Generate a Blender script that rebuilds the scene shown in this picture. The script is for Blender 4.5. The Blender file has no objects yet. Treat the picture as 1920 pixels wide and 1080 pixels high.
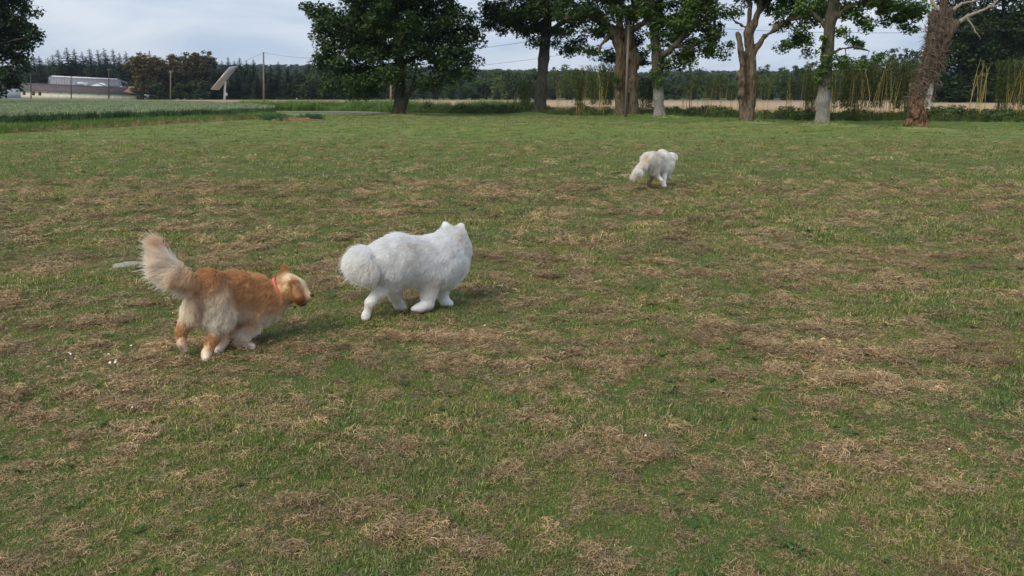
import bpy, math, random
import numpy as np
from mathutils import Vector

rng = np.random.default_rng(7)
random.seed(7)
scn = bpy.context.scene
COL = scn.collection

# ------------------------------------------------------------------ camera
F = 1493.0                      # focal length in photo pixels (28 mm on 36 mm)
CH = 1.65                       # eye height
PITCH = math.atan(360.0 / F)
SP, CP = math.sin(PITCH), math.cos(PITCH)
cam_d = bpy.data.cameras.new('camera')
cam = bpy.data.objects.new('camera', cam_d)
COL.objects.link(cam)
cam.location = (0, 0, CH)
cam.rotation_euler = (math.pi / 2 - PITCH, 0, 0)
cam_d.lens = 28.0
cam_d.sensor_width = 36.0
cam_d.clip_start = 0.05
cam_d.clip_end = 12000
cam_d.dof.use_dof = True
cam_d.dof.focus_distance = 7.0
cam_d.dof.aperture_fstop = 8.0
scn.camera = cam

# ------------------------------------------------------------------ world, sun, exposure
SUN_EL, SUN_AZ = math.radians(42), math.radians(218)    # azimuth from +Y towards +X
world = bpy.data.worlds.new('World')
scn.world = world
world.use_nodes = True
nt = world.node_tree
nt.nodes.clear()
def N(tree, kind, **kw):
    n = tree.nodes.new(kind)
    for k, v in kw.items():
        if k.startswith('i_'):
            key = k[2:]
            key = int(key) if key.isdigit() else key.replace('_', ' ')
            n.inputs[key].default_value = v
        else:
            setattr(n, k, v)
    return n
wo = N(nt, 'ShaderNodeOutputWorld')
bg = N(nt, 'ShaderNodeBackground')
bg.inputs['Strength'].default_value = 0.10
sky = N(nt, 'ShaderNodeTexSky', sky_type='NISHITA', sun_disc=False, sun_elevation=SUN_EL, sun_rotation=SUN_AZ,
        air_density=1.0, dust_density=1.5, ozone_density=1.5)
tc = N(nt, 'ShaderNodeTexCoord')
sep = N(nt, 'ShaderNodeSeparateXYZ')
nt.links.new(tc.outputs['Generated'], sep.inputs[0])
zz = N(nt, 'ShaderNodeMath', operation='ADD', i_1=0.16)
nt.links.new(sep.outputs['Z'], zz.inputs[0])
zm = N(nt, 'ShaderNodeMath', operation='MAXIMUM', i_1=0.08)
nt.links.new(zz.outputs[0], zm.inputs[0])
dx = N(nt, 'ShaderNodeMath', operation='DIVIDE'); dy = N(nt, 'ShaderNodeMath', operation='DIVIDE')
nt.links.new(sep.outputs['X'], dx.inputs[0]); nt.links.new(zm.outputs[0], dx.inputs[1])
nt.links.new(sep.outputs['Y'], dy.inputs[0]); nt.links.new(zm.outputs[0], dy.inputs[1])
cmb = N(nt, 'ShaderNodeCombineXYZ')
nt.links.new(dx.outputs[0], cmb.inputs[0]); nt.links.new(dy.outputs[0], cmb.inputs[1])
cl = N(nt, 'ShaderNodeTexNoise', i_Scale=0.9, i_Detail=7.0, i_Roughness=0.55, i_Distortion=0.6)
nt.links.new(cmb.outputs[0], cl.inputs['Vector'])
cr = N(nt, 'ShaderNodeValToRGB')
cr.color_ramp.elements[0].position = 0.34; cr.color_ramp.elements[0].color = (0.15, 0.15, 0.15, 1)
cr.color_ramp.elements[1].position = 0.66; cr.color_ramp.elements[1].color = (1, 1, 1, 1)
nt.links.new(cl.outputs[0], cr.inputs[0])
# thin high overcast: blue-grey veil with paler cloud
cmix = N(nt, 'ShaderNodeMix', data_type='RGBA')
cmix.inputs['A'].default_value = (3.4, 4.55, 6.4, 1)
cmix.inputs['B'].default_value = (6.7, 7.2, 8.0, 1)
nt.links.new(cr.outputs[0], cmix.inputs['Factor'])
smix = N(nt, 'ShaderNodeMix', data_type='RGBA')
smix.inputs['Factor'].default_value = 0.86
nt.links.new(sky.outputs[0], smix.inputs['A'])
nt.links.new(cmix.outputs['Result'], smix.inputs['B'])
nt.links.new(smix.outputs['Result'], bg.inputs['Color'])
nt.links.new(bg.outputs[0], wo.inputs['Surface'])

sun_d = bpy.data.lights.new('sun', 'SUN')
sun_d.energy = 2.3
sun_d.angle = math.radians(35)
sun_d.color = (1.0, 0.92, 0.79)
sun = bpy.data.objects.new('sun', sun_d)
COL.objects.link(sun)
sdir = Vector((math.sin(SUN_AZ) * math.cos(SUN_EL), math.cos(SUN_AZ) * math.cos(SUN_EL), math.sin(SUN_EL)))
sun.rotation_euler = sdir.to_track_quat('Z', 'Y').to_euler()
sun.location = (0, 0, 60)

scn.view_settings.view_transform = 'Standard'
scn.view_settings.look = 'None'
scn.view_settings.exposure = 0.27
scn.view_settings.gamma = 1.0
scn.view_settings.use_curve_mapping = False
scn.render.engine = 'CYCLES'
scn.cycles.use_denoising = True
scn.cycles.max_bounces = 9
scn.cycles.diffuse_bounces = 7
scn.cycles.transmission_bounces = 6
scn.cycles.transparent_max_bounces = 8

# ------------------------------------------------------------------ helpers
def at(px, py, Y):
    """world point at depth Y that lies on the sight line through photo pixel (px, py)"""
    v = 540.0 - py
    d = np.array([px - 960.0, CP * F + v * SP, -SP * F + v * CP])
    return np.array([0, 0, CH]) + d * (Y / d[1])

def gY(py):
    """depth at which flat ground shows at photo row py"""
    v = 540.0 - py
    return CH * (CP * F + v * SP) / (SP * F - v * CP)

def gp(px, py):
    return at(px, py, gY(py))

def tag(o, label=None, cat=None, group=None, kind=None):
    if label: o['label'] = label
    if cat: o['category'] = cat
    if group: o['group'] = group
    if kind: o['kind'] = kind
    return o

def empty(name, loc, label=None, cat=None, group=None):
    o = bpy.data.objects.new(name, None)
    COL.objects.link(o)
    o.location = loc
    o.empty_display_size = 0.2
    return tag(o, label, cat, group)

def mesh(name, verts, faces, attrs=None, smooth=False):
    """faces: (M,k) array or list of arrays with differing k"""
    me = bpy.data.meshes.new(name)
    verts = np.asarray(verts, dtype=np.float32).reshape(-1, 3)
    if not isinstance(faces, list):
        faces = [faces]
    faces = [np.asarray(f, dtype=np.int32) for f in faces if len(f)]
    me.vertices.add(len(verts))
    me.vertices.foreach_set('co', verts.ravel())
    loops = np.concatenate([f.ravel() for f in faces])
    tot = np.concatenate([np.full(len(f), f.shape[1], dtype=np.int32) for f in faces])
    start = np.concatenate([[0], np.cumsum(tot)[:-1]]).astype(np.int32)
    me.loops.add(len(loops))
    me.loops.foreach_set('vertex_index', loops)
    me.polygons.add(len(tot))
    me.polygons.foreach_set('loop_start', start)
    me.polygons.foreach_set('loop_total', tot)
    me.update(calc_edges=True)
    if attrs:
        for k, a in attrs.items():
            a = np.asarray(a, dtype=np.float32)
            t = 'FLOAT' if a.ndim == 1 else 'FLOAT_COLOR'
            at_ = me.attributes.new(k, t, 'POINT')
            if a.ndim == 1:
                at_.data.foreach_set('value', a)
            else:
                if a.shape[1] == 3:
                    a = np.concatenate([a, np.ones((len(a), 1), np.float32)], 1)
                at_.data.foreach_set('color', a.ravel())
    if smooth:
        me.polygons.foreach_set('use_smooth', np.ones(len(tot), dtype=bool))
    me.validate()
    return me

def obj(name, me, mat=None, parent=None, loc=(0, 0, 0)):
    o = bpy.data.objects.new(name, me)
    COL.objects.link(o)
    if mat is not None:
        me.materials.clear()
        for m in (mat if isinstance(mat, (list, tuple)) else [mat]):
            me.materials.append(m)
    o.location = loc
    if parent is not None:
        o.parent = parent
    return o

class MB:
    """collects boxes, tubes and quads for one mesh"""
    def __init__(s):
        s.v = []; s.q = []; s.t = []; s.n = 0; s.a = []
    def add(s, v, q=None, t=None, a=0.0):
        v = np.asarray(v, float).reshape(-1, 3)
        s.v.append(v)
        if q is not None and len(q): s.q.append(np.asarray(q) + s.n)
        if t is not None and len(t): s.t.append(np.asarray(t) + s.n)
        s.a.append(np.broadcast_to(np.asarray(a, float), (len(v),)))
        s.n += len(v)
    def box(s, c, size, ax=None):
        c = np.asarray(c, float); h = np.asarray(size, float) / 2
        R = np.eye(3) if ax is None else np.asarray(ax, float)      # rows are local axes
        k = np.array([[x, y, z] for x in (-1, 1) for y in (-1, 1) for z in (-1, 1)]) * h
        s.add(c + k @ R, q=[[0, 1, 3, 2], [4, 6, 7, 5], [0, 4, 5, 1], [2, 3, 7, 6], [0, 2, 6, 4], [1, 5, 7, 3]])
    def prism(s, poly, d):
        """poly: k points, extruded by vector d"""
        p = np.asarray(poly, float); k = len(p)
        s.add(np.concatenate([p, p + np.asarray(d, float)]),
              q=[[i, (i + 1) % k, (i + 1) % k + k, i + k] for i in range(k)],
              t=[[0, i + 1, i] for i in range(1, k - 1)] + [[k, k + i, k + i + 1] for i in range(1, k - 1)])
    def tube(s, pts, rad, k=6, a=0.0, cap=True):
        pts = np.asarray(pts, float); n = len(pts)
        rad = np.broadcast_to(np.asarray(rad, float), (n,))
        tg = np.gradient(pts, axis=0)
        tg /= np.linalg.norm(tg, axis=1)[:, None] + 1e-9
        ref = np.array([0.0, 0, 1]) if abs(tg[:, 2]).mean() < 0.8 else np.array([1.0, 0, 0])
        u = np.cross(tg, ref); u /= np.linalg.norm(u, axis=1)[:, None] + 1e-9
        w = np.cross(tg, u)
        th = np.arange(k) * 2 * np.pi / k
        ring = pts[:, None, :] + rad[:, None, None] * (np.cos(th)[None, :, None] * u[:, None, :] + np.sin(th)[None, :, None] * w[:, None, :])
        i = np.arange(n - 1)[:, None] * k; j = np.arange(k)[None, :]; j2 = (j + 1) % k
        q = np.stack([i + j, i + j2, i + k + j2, i + k + j], -1).reshape(-1, 4)
        v = ring.reshape(-1, 3); t = []
        if cap:
            v = np.concatenate([v, pts[:1], pts[-1:]])
            t = [[n * k, jj2, jj] for jj, jj2 in zip(range(k), [(x + 1) % k for x in range(k)])]
            b = (n - 1) * k
            t += [[n * k + 1, b + x, b + (x + 1) % k] for x in range(k)]
        s.add(v, q=q, t=t, a=a)
    def mesh(s, name, smooth=False):
        return mesh(name, np.concatenate(s.v), [np.concatenate(s.q) if s.q else [], np.concatenate(s.t) if s.t else []],
                    {'tint': np.concatenate(s.a)}, smooth)
    def build(s, name, mat, parent=None, loc=(0, 0, 0), smooth=False):
        return obj(name, s.mesh(name, smooth), mat, parent, loc)

# value noise -------------------------------------------------------
def _h(i, j, k, seed):
    n = (i.astype(np.uint32) * np.uint32(374761393) + j.astype(np.uint32) * np.uint32(668265263)
         + k.astype(np.uint32) * np.uint32(2147483647 - 1) + np.uint32(seed * 974711 + 17))
    n = (n ^ (n >> np.uint32(13))) * np.uint32(1274126177)
    n = n ^ (n >> np.uint32(16))
    n = n * np.uint32(2246822519); n = n ^ (n >> np.uint32(15))
    return n.astype(np.float64) / 4294967295.0
def noise2(x, y, seed=0):
    x = np.asarray(x, float); y = np.asarray(y, float)
    xi = np.floor(x); yi = np.floor(y); fx = x - xi; fy = y - yi
    fx = fx * fx * (3 - 2 * fx); fy = fy * fy * (3 - 2 * fy)
    xi = xi.astype(np.int64); yi = yi.astype(np.int64); z = np.zeros_like(xi)
    a = _h(xi, yi, z, seed); b = _h(xi + 1, yi, z, seed); c = _h(xi, yi + 1, z, seed); d = _h(xi + 1, yi + 1, z, seed)
    return (a * (1 - fx) + b * fx) * (1 - fy) + (c * (1 - fx) + d * fx) * fy
def fbm2(x, y, seed=0, o=4):
    r = 0; A = 1; T = 0
    for k in range(o):
        r = r + A * noise2(x * 2 ** k + 13.7 * k, y * 2 ** k - 7.1 * k, seed + k); T += A; A *= 0.55
    return r / T
def noise3(p, seed=0):
    pi = np.floor(p); f = p - pi; f = f * f * (3 - 2 * f); pi = pi.astype(np.int64)
    r = 0
    for a in (0, 1):
        for b in (0, 1):
            for c in (0, 1):
                w = (f[..., 0] if a else 1 - f[..., 0]) * (f[..., 1] if b else 1 - f[..., 1]) * (f[..., 2] if c else 1 - f[..., 2])
                r = r + w * _h(pi[..., 0] + a, pi[..., 1] + b, pi[..., 2] + c, seed)
    return r
def sst(x, a, b):
    t = np.clip((x - a) / (b - a), 0, 1)
    return t * t * (3 - 2 * t)

# smooth implicit bodies --------------------------------------------
def bone_d(P, p0, p1, r0, r1):
    ba = p1 - p0; L = ba @ ba + 1e-12
    t = np.clip(((P - p0) @ ba) / L, 0, 1)
    d = np.linalg.norm(P - (p0 + t[..., None] * ba), axis=-1)
    return d - (r0 + (r1 - r0) * t), t
def sdf_mesh(bones, h, k, disp=None, cut=()):
    """bones: (p0, p1, r0, r1); smooth union meshed by surface nets"""
    P0 = np.array([b[0] for b in bones]); P1 = np.array([b[1] for b in bones])
    R = np.array([max(b[2], b[3]) for b in bones])
    lo = np.minimum(P0, P1).min(0) - R.max() - 3 * h - k; hi = np.maximum(P0, P1).max(0) + R.max() + 3 * h + k
    n = np.ceil((hi - lo) / h).astype(int) + 1
    S = np.zeros(n)
    ax = [lo[i] + np.arange(n[i]) * h for i in range(3)]
    for b in bones:
        p0, p1, r0, r1 = b[:4]; m = max(r0, r1) + 5 * k + 2 * h
        a0 = np.floor((np.minimum(p0, p1) - m - lo) / h).astype(int).clip(0)
        a1 = np.minimum(np.ceil((np.maximum(p0, p1) + m - lo) / h).astype(int) + 1, n)
        sl = tuple(slice(a0[i], a1[i]) for i in range(3))
        G = np.stack(np.meshgrid(*[ax[i][sl[i]] for i in range(3)], indexing='ij'), -1)
        d, _ = bone_d(G, p0, p1, r0, r1)
        S[sl] += np.exp(-np.clip(d / k, -60, 40))
    D = -k * np.log(S + 1e-8)
    if disp is not None:
        near = np.abs(D) < 4 * h
        I = np.argwhere(near)
        D[near] += disp(lo + I * h)
    for c in cut:
        p0, p1, r0, r1 = c; m = max(r0, r1) + 2 * h
        a0 = np.floor((np.minimum(p0, p1) - m - lo) / h).astype(int).clip(0)
        a1 = np.minimum(np.ceil((np.maximum(p0, p1) + m - lo) / h).astype(int) + 1, n)
        sl = tuple(slice(a0[i], a1[i]) for i in range(3))
        G = np.stack(np.meshgrid(*[ax[i][sl[i]] for i in range(3)], indexing='ij'), -1)
        d, _ = bone_d(G, p0, p1, r0, r1)
        D[sl] = np.maximum(D[sl], -d)
    return surface_nets(D, lo, h)
def surface_nets(V, o, h):
    Sg = V < 0
    n = np.array(V.shape) - 1
    acc = np.zeros(tuple(n) + (3,)); cnt = np.zeros(tuple(n))
    def sl(off):
        return tuple(slice(off[i], off[i] + n[i]) for i in range(3))
    for a in range(3):
        b, c = [q for q in range(3) if q != a]
        for ob in (0, 1):
            for oc in (0, 1):
                o0 = [0, 0, 0]; o0[b] = ob; o0[c] = oc
                o1 = list(o0); o1[a] = 1
                v0 = V[sl(o0)]; v1 = V[sl(o1)]
                m = (v0 < 0) != (v1 < 0)
                t = np.where(m, v0 / np.where(v0 == v1, 1, v0 - v1), 0)
                for ax_ in range(3):
                    if ax_ == a: acc[..., ax_] += np.where(m, t, 0)
                    else: acc[..., ax_] += m * float(o0[ax_])
                cnt += m
    act = cnt > 0
    idx = -np.ones(tuple(n), dtype=np.int64); idx[act] = np.arange(act.sum())
    I = np.argwhere(act)
    verts = o + (I + acc[act] / cnt[act][:, None]) * h
    quads = []
    for a in range(3):
        b, c = (a + 1) % 3, (a + 2) % 3
        s0 = [slice(0, n[i]) for i in range(3)]; s1 = [slice(0, n[i]) for i in range(3)]
        s1[a] = slice(1, n[a] + 1)
        s0[b] = s1[b] = slice(1, n[b]); s0[c] = s1[c] = slice(1, n[c])
        A = Sg[tuple(s0)]; B = Sg[tuple(s1)]
        for cond, flip in ((A & ~B, False), (~A & B, True)):
            E = np.argwhere(cond)
            if not len(E): continue
            E[:, b] += 1; E[:, c] += 1
            def cell(db, dc):
                e = E.copy(); e[:, b] -= db; e[:, c] -= dc
                return idx[e[:, 0], e[:, 1], e[:, 2]]
            q = np.stack([cell(1, 1), cell(0, 1), cell(0, 0), cell(1, 0)], 1)
            quads.append(q[:, ::-1] if flip else q)
    return verts, np.concatenate(quads)

# instancing of uncountable stuff -----------------------------------
def scatter(name, pts, rot, scl, idx, variants, mats, label, cat):
    """points with real tuft meshes instanced on them: uncountable stuff only"""
    col = bpy.data.collections.new(name + '_tufts')
    for k, me in enumerate(variants):
        me.materials.clear(); me.materials.append(mats)
        col.objects.link(bpy.data.objects.new('%s_tuft_%02d' % (name, k), me))
    me = bpy.data.meshes.new(name)
    pts = np.asarray(pts, np.float32)
    me.vertices.add(len(pts)); me.vertices.foreach_set('co', pts.ravel())
    a = me.attributes.new('rot', 'FLOAT_VECTOR', 'POINT'); a.data.foreach_set('vector', np.asarray(rot, np.float32).ravel())
    sc3 = np.asarray(scl, np.float32)
    if sc3.ndim == 1: sc3 = np.repeat(sc3[:, None], 3, 1)
    a = me.attributes.new('scl', 'FLOAT_VECTOR', 'POINT'); a.data.foreach_set('vector', sc3.ravel())
    a = me.attributes.new('pick', 'INT', 'POINT'); a.data.foreach_set('value', np.asarray(idx, np.int32))
    o = bpy.data.objects.new(name, me); COL.objects.link(o)
    ng = bpy.data.node_groups.new(name, 'GeometryNodeTree')
    ng.interface.new_socket('Geometry', in_out='INPUT', socket_type='NodeSocketGeometry')
    ng.interface.new_socket('Geometry', in_out='OUTPUT', socket_type='NodeSocketGeometry')
    gi = ng.nodes.new('NodeGroupInput'); go = ng.nodes.new('NodeGroupOutput')
    ci = ng.nodes.new('GeometryNodeCollectionInfo'); ci.inputs['Collection'].default_value = col
    ci.inputs['Separate Children'].default_value = True; ci.inputs['Reset Children'].default_value = True
    ip = ng.nodes.new('GeometryNodeInstanceOnPoints'); ip.inputs['Pick Instance'].default_value = True
    def na(nm, t):
        x = ng.nodes.new('GeometryNodeInputNamedAttribute'); x.data_type = t; x.inputs['Name'].default_value = nm
        return x.outputs[0]
    ng.links.new(gi.outputs[0], ip.inputs['Points']); ng.links.new(ci.outputs[0], ip.inputs['Instance'])
    ng.links.new(na('pick', 'INT'), ip.inputs['Instance Index'])
    e2r = ng.nodes.new('FunctionNodeEulerToRotation')
    ng.links.new(na('rot', 'FLOAT_VECTOR'), e2r.inputs[0]); ng.links.new(e2r.outputs[0], ip.inputs['Rotation'])
    ng.links.new(na('scl', 'FLOAT_VECTOR'), ip.inputs['Scale'])
    ng.links.new(ip.outputs[0], go.inputs[0])
    md = o.modifiers.new('scatter', 'NODES'); md.node_group = ng
    return tag(o, label, cat, kind='stuff')

# materials ---------------------------------------------------------
def new_mat(name):
    m = bpy.data.materials.new(name); m.use_nodes = True
    t = m.node_tree; t.nodes.clear()
    out = t.nodes.new('ShaderNodeOutputMaterial')
    return m, t, out
def principled(t, out, rough=0.8, spec=0.2):
    p = t.nodes.new('ShaderNodeBsdfPrincipled')
    p.inputs['Roughness'].default_value = rough
    p.inputs['Specular IOR Level'].default_value = spec
    t.links.new(p.outputs[0], out.inputs['Surface'])
    return p
def ramp(t, stops, fac=None):
    r = t.nodes.new('ShaderNodeValToRGB')
    els = r.color_ramp.elements
    while len(els) < len(stops): els.new(0.5)
    for e, (p, c) in zip(els, stops):
        e.position = p; e.color = (*c, 1)
    if fac is not None: t.links.new(fac, r.inputs[0])
    return r
def noise_n(t, scale, detail=4, vec=None, stretch=None, rough=0.55):
    n = t.nodes.new('ShaderNodeTexNoise')
    n.inputs['Scale'].default_value = scale; n.inputs['Detail'].default_value = detail; n.inputs['Roughness'].default_value = rough
    g = t.nodes.new('ShaderNodeNewGeometry')
    src = vec or g.outputs['Position']
    if stretch:
        mp = t.nodes.new('ShaderNodeMapping'); mp.inputs['Scale'].default_value = stretch
        t.links.new(src, mp.inputs[0]); src = mp.outputs[0]
    t.links.new(src, n.inputs['Vector'])
    return n.outputs[0]
def mixc(t, fac, a, b, blend='MIX'):
    m = t.nodes.new('ShaderNodeMix'); m.data_type = 'RGBA'; m.blend_type = blend
    for key, v in (('Factor', fac), ('A', a), ('B', b)):
        if isinstance(v, (int, float)): m.inputs[key].default_value = v
        elif isinstance(v, tuple): m.inputs[key].default_value = (*v, 1)
        else: t.links.new(v, m.inputs[key])
    return m.outputs['Result']
def attr(t, name):
    a = t.nodes.new('ShaderNodeAttribute'); a.attribute_name = name
    return a
def bumpn(t, p, h, strength=0.5, dist=0.02):
    b = t.nodes.new('ShaderNodeBump'); b.inputs['Strength'].default_value = strength; b.inputs['Distance'].default_value = dist
    t.links.new(h, b.inputs['Height']); t.links.new(b.outputs[0], p.inputs['Normal'])
def simple(name, c, rough=0.7, spec=0.3, var=0.15, scale=3.0, metal=0.0, c2=None, stretch=None, bump=0.0):
    m, t, out = new_mat(name)
    p = principled(t, out, rough, spec)
    n = noise_n(t, scale, 5, stretch=stretch)
    a = tuple(x * (1 - var) for x in c); b = c2 or tuple(min(1, x * (1 + var)) for x in c)
    r = ramp(t, [(0.3, a), (0.7, b)], n)
    t.links.new(r.outputs[0], p.inputs['Base Color'])
    p.inputs['Metallic'].default_value = metal
    if bump: bumpn(t, p, n, bump)
    return m
def leaf_mat(name, stops, trans=0.3, rough=0.55, rand=True, patch=None, spec=0.25):
    """colour from the per-leaf tint; part of the light passes through"""
    m, t, out = new_mat(name)
    p = t.nodes.new('ShaderNodeBsdfPrincipled')
    p.inputs['Roughness'].default_value = rough; p.inputs['Specular IOR Level'].default_value = spec
    a = attr(t, 'tint')
    r = ramp(t, stops, a.outputs['Fac'])
    c = r.outputs[0]
    if rand:
        oi = t.nodes.new('ShaderNodeObjectInfo')
        rr = ramp(t, [(0.0, (0.62, 0.66, 0.70)), (1.0, (1.38, 1.3, 1.15))], oi.outputs['Random'])
        c = mixc(t, 1.0, c, rr.outputs[0], 'MULTIPLY')
    if patch:
        n = noise_n(t, patch[0], 3)
        rr = ramp(t, [(0.35, patch[1]), (0.65, patch[2])], n)
        c = mixc(t, 1.0, c, rr.outputs[0], 'MULTIPLY')
    t.links.new(c, p.inputs['Base Color'])
    tr = t.nodes.new('ShaderNodeBsdfTranslucent'); t.links.new(c, tr.inputs[0])
    mx = t.nodes.new('ShaderNodeMixShader'); mx.inputs[0].default_value = trans
    t.links.new(p.outputs[0], mx.inputs[1]); t.links.new(tr.outputs[0], mx.inputs[2])
    t.links.new(mx.outputs[0], out.inputs['Surface'])
    return m
# ------------------------------------------------------------------ ground
_lb = [(1920, 233), (1440, 227), (1200, 222), (1000, 215), (780, 212), (690, 211)]
_P = np.array([gp(*q) for q in _lb])[::-1]
YF_X = np.concatenate([[-200, -16], _P[:, 0], [_P[-1, 0] + 60]]); YF_Y = np.concatenate([[80, 80], _P[:, 1], [_P[-1, 1] - 14]])
_lf = [(0, 251), (120, 244), (300, 233), (430, 226), (520, 221.5)]
_Q = np.array([gp(*q) for q in _lf])
XL_Y = np.concatenate([[0], _Q[:, 1], [74, 100]]); XL_X = np.concatenate([[_Q[0, 0] - 7], _Q[:, 0], [-17.5, -17.5]])
def yfar(x): return np.interp(x, YF_X, YF_Y)
def xleft(y): return np.interp(y, XL_Y, XL_X)
TREES = {'oak': (748, 218), 'b': (1010, 215), 'c': (1172, 223), 'd': (1235, 225), 'e': (1400, 234), 'f': (1540, 238), 'g': (1710, 246)}
TB = {k: gp(*v) for k, v in TREES.items()}
def rowz(y, x):
    """brownness of the lawn: raked rows of dead clippings, more of them nearer the camera"""
    y2 = y + 0.10 * x + 0.5 * (fbm2(x * .25, y * .25, 5, 2) - .5)
    rows = 0.0
    for c, w, a in ((3.55, .32, .40), (4.95, .42, .95), (5.5, .25, .3), (8.6, .7, .25), (11.2, .8, .35), (13.6, 1.0, .45), (19.5, 1.6, .35), (26, 2.5, .45)):
        rows = rows + a * np.exp(-((y2 - c) / w) ** 2)
    return rows
def dryness(x, y):
    n = fbm2(x * .5 + 3, y * 1.1, 21, 4)
    m = fbm2(x * 2.0, y * 3.4, 33, 3); m3 = fbm2(x * 6.0, y * 9.0, 35, 3)
    d = .75 * (n - .5) + .9 * (m - .5) + 1.7 * (m3 - .5) + .255 + .26 * rowz(y, x) + .05 * np.sin(6.283 * (y + .08 * x + .3 * np.sin(x * .4)) / .9) * sst(y, 5, 9)
    d = d - .35 * np.exp(-(((x - 1.1) / 1.1) ** 2 + ((y - 4.0) / .45) ** 2)) - .1 * np.exp(-(((x + .9) / .7) ** 2 + ((y - 3.1) / .25) ** 2))
    far = sst(y, 14, 26)
    d = d - .08 - .05 * sst(y, 6, 12) - .06 * sst(y, 12, 18)
    d = d * (1 - .5 * far) + .12 * far
    # greener apron under the row of trees; also masks the painted tree shade
    apron = sst(y - yfar(x), -13, -4) * (x > -6) - sum(1.5 * np.exp(-((np.hypot(x - b[0] - .5, y - b[1] + .3) - .5) / .7) ** 2) for b in TB.values())
    return np.clip(d - .5 * apron, 0, 1)
def ground_z(x, y):
    x = np.asarray(x, float); y = np.asarray(y, float)
    fade = 1 - sst(y, 70, 100)
    d = dryness(x, y)
    lump = fbm2(x * 7, y * 7, 51, 3)
    z = (.05 * (fbm2(x * .35, y * .35, 60, 3) - .5) + .03 * (fbm2(x * 1.7, y * 1.7, 61, 3) - .5)) * sst(np.hypot(x, y), 0, 3)
    z = z + .026 * sst(d, .45, .8) * sst(lump, .42, .75) * (1 - .7 * sst(y, 12, 25))
    for k, b in TB.items():
        r = np.hypot((x - b[0]) / 1.3, y - b[1])
        z = z + (.24 if k != 'oak' else .22) * np.exp(-(r / 1.8) ** 2)
    # low bank in front of the undergrowth on the right
    q = y - yfar(x)
    z = z + .22 * np.exp(-((q + 2.2) / 2.0) ** 2) * sst(x, -4, 2) * fbm2(x * .3, y * .0, 9, 2) * 1.3
    return z * fade

def grid_mesh(name, xs_of_t, ys, nt_, attrs=True, zoff=0.0):
    """sheet over rows ys; xs_of_t(y) -> (xmin, xmax)"""
    T = np.linspace(0, 1, nt_)
    Y = np.repeat(ys[:, None], nt_, 1)
    lohi = np.array([xs_of_t(y) for y in ys])
    X = lohi[:, :1] * (1 - T) + lohi[:, 1:] * T
    Z = ground_z(X, Y) + zoff
    V = np.stack([X, Y, Z], -1).reshape(-1, 3)
    i = np.arange(len(ys) - 1)[:, None] * nt_; j = np.arange(nt_ - 1)[None]
    Fc = np.stack([i + j, i + j + 1, i + nt_ + j + 1, i + nt_ + j], -1).reshape(-1, 4)
    return mesh(name, V, Fc, {'dry': dryness(X, Y).ravel()} if attrs else None, True)

m, t, out = new_mat('lawn_soil')
p = principled(t, out, .95, .1)
a = attr(t, 'dry')
n1 = noise_n(t, 9, 6, stretch=(1, 1.0, 1)); n2 = noise_n(t, 60, 5)
n4 = noise_n(t, 1.1, 6, stretch=(.5, 1.4, 1), rough=.65)
add = t.nodes.new('ShaderNodeMath'); add.operation = 'MULTIPLY_ADD'; add.inputs[1].default_value = .55
t.links.new(n1, add.inputs[0]); t.links.new(a.outputs['Fac'], add.inputs[2])
gr = ramp(t, [(.3, (.055, .080, .020)), (.75, (.125, .155, .048))], n2)
br = ramp(t, [(.3, (.055, .038, .022)), (.75, (.165, .115, .065))], n2)
f = ramp(t, [(.62, (0, 0, 0)), (1.0, (1, 1, 1))], add.outputs[0])
c = mixc(t, f.outputs[0], gr.outputs[0], br.outputs[0])
# beyond the mown tufts the sheet itself has to read as sward: paler, yellower
g_ = t.nodes.new('ShaderNodeNewGeometry'); sx = t.nodes.new('ShaderNodeSeparateXYZ'); t.links.new(g_.outputs['Position'], sx.inputs[0])
fr = t.nodes.new('ShaderNodeMapRange'); fr.inputs['From Min'].default_value = 16; fr.inputs['From Max'].default_value = 40
t.links.new(sx.outputs['Y'], fr.inputs['Value'])
fc = ramp(t, [(.30, (.13, .175, .050)), (.52, (.205, .235, .080)), (.72, (.34, .30, .155))], n4)
dr = ramp(t, [(0.0, (.50, .66, .42)), (.16, (.72, .84, .66)), (.36, (1, 1, 1))], a.outputs['Fac'])  # darkens the green apron: shade of the trees painted into the lawn colour
fcc = mixc(t, 1.0, fc.outputs[0], dr.outputs[0], 'MULTIPLY')
c = mixc(t, fr.outputs[0], c, fcc)
t.links.new(c, p.inputs['Base Color'])
bumpn(t, p, n2, .7, .02)
M_lawn = m
ys = np.concatenate([np.geomspace(.6, 4, 60)[:-1], np.geomspace(4, 30, 420)[:-1], np.geomspace(30, 110, 200)])
obj('lawn', grid_mesh('lawn', lambda y: (-(.8 * y + 3), .8 * y + 3), ys, 460), M_lawn)
tag(bpy.data.objects['lawn'], 'mown lawn with patches of raked brown clippings', kind='structure')

# land further out, one sheet to the horizon, just under the lawn
V = []; Q = []
ys = np.array([-300, -50, 0, 110, 160, 260, 340, 420, 700, 1200, 1900, 2650.])
xs = np.array([-2550, -1500, -400, -150, -60, 0, 60, 150, 400, 1500, 2550.])
XX, YY = np.meshgrid(xs, ys)
ZZ = np.where(YY < 105, -.35, 0.0) - .02
V = np.stack([XX, YY, ZZ], -1).reshape(-1, 3); nx = len(xs)
i = np.arange(len(ys) - 1)[:, None] * nx; j = np.arange(nx - 1)[None]
Q = np.stack([i + j, i + j + 1, i + nx + j + 1, i + nx + j], -1).reshape(-1, 4)
M_land = simple('far_land', (.045, .075, .02), .95, .1, .4, .03, c2=(.09, .12, .04))
tag(obj('ground', mesh('ground', V, Q), M_land), kind='structure')

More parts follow.
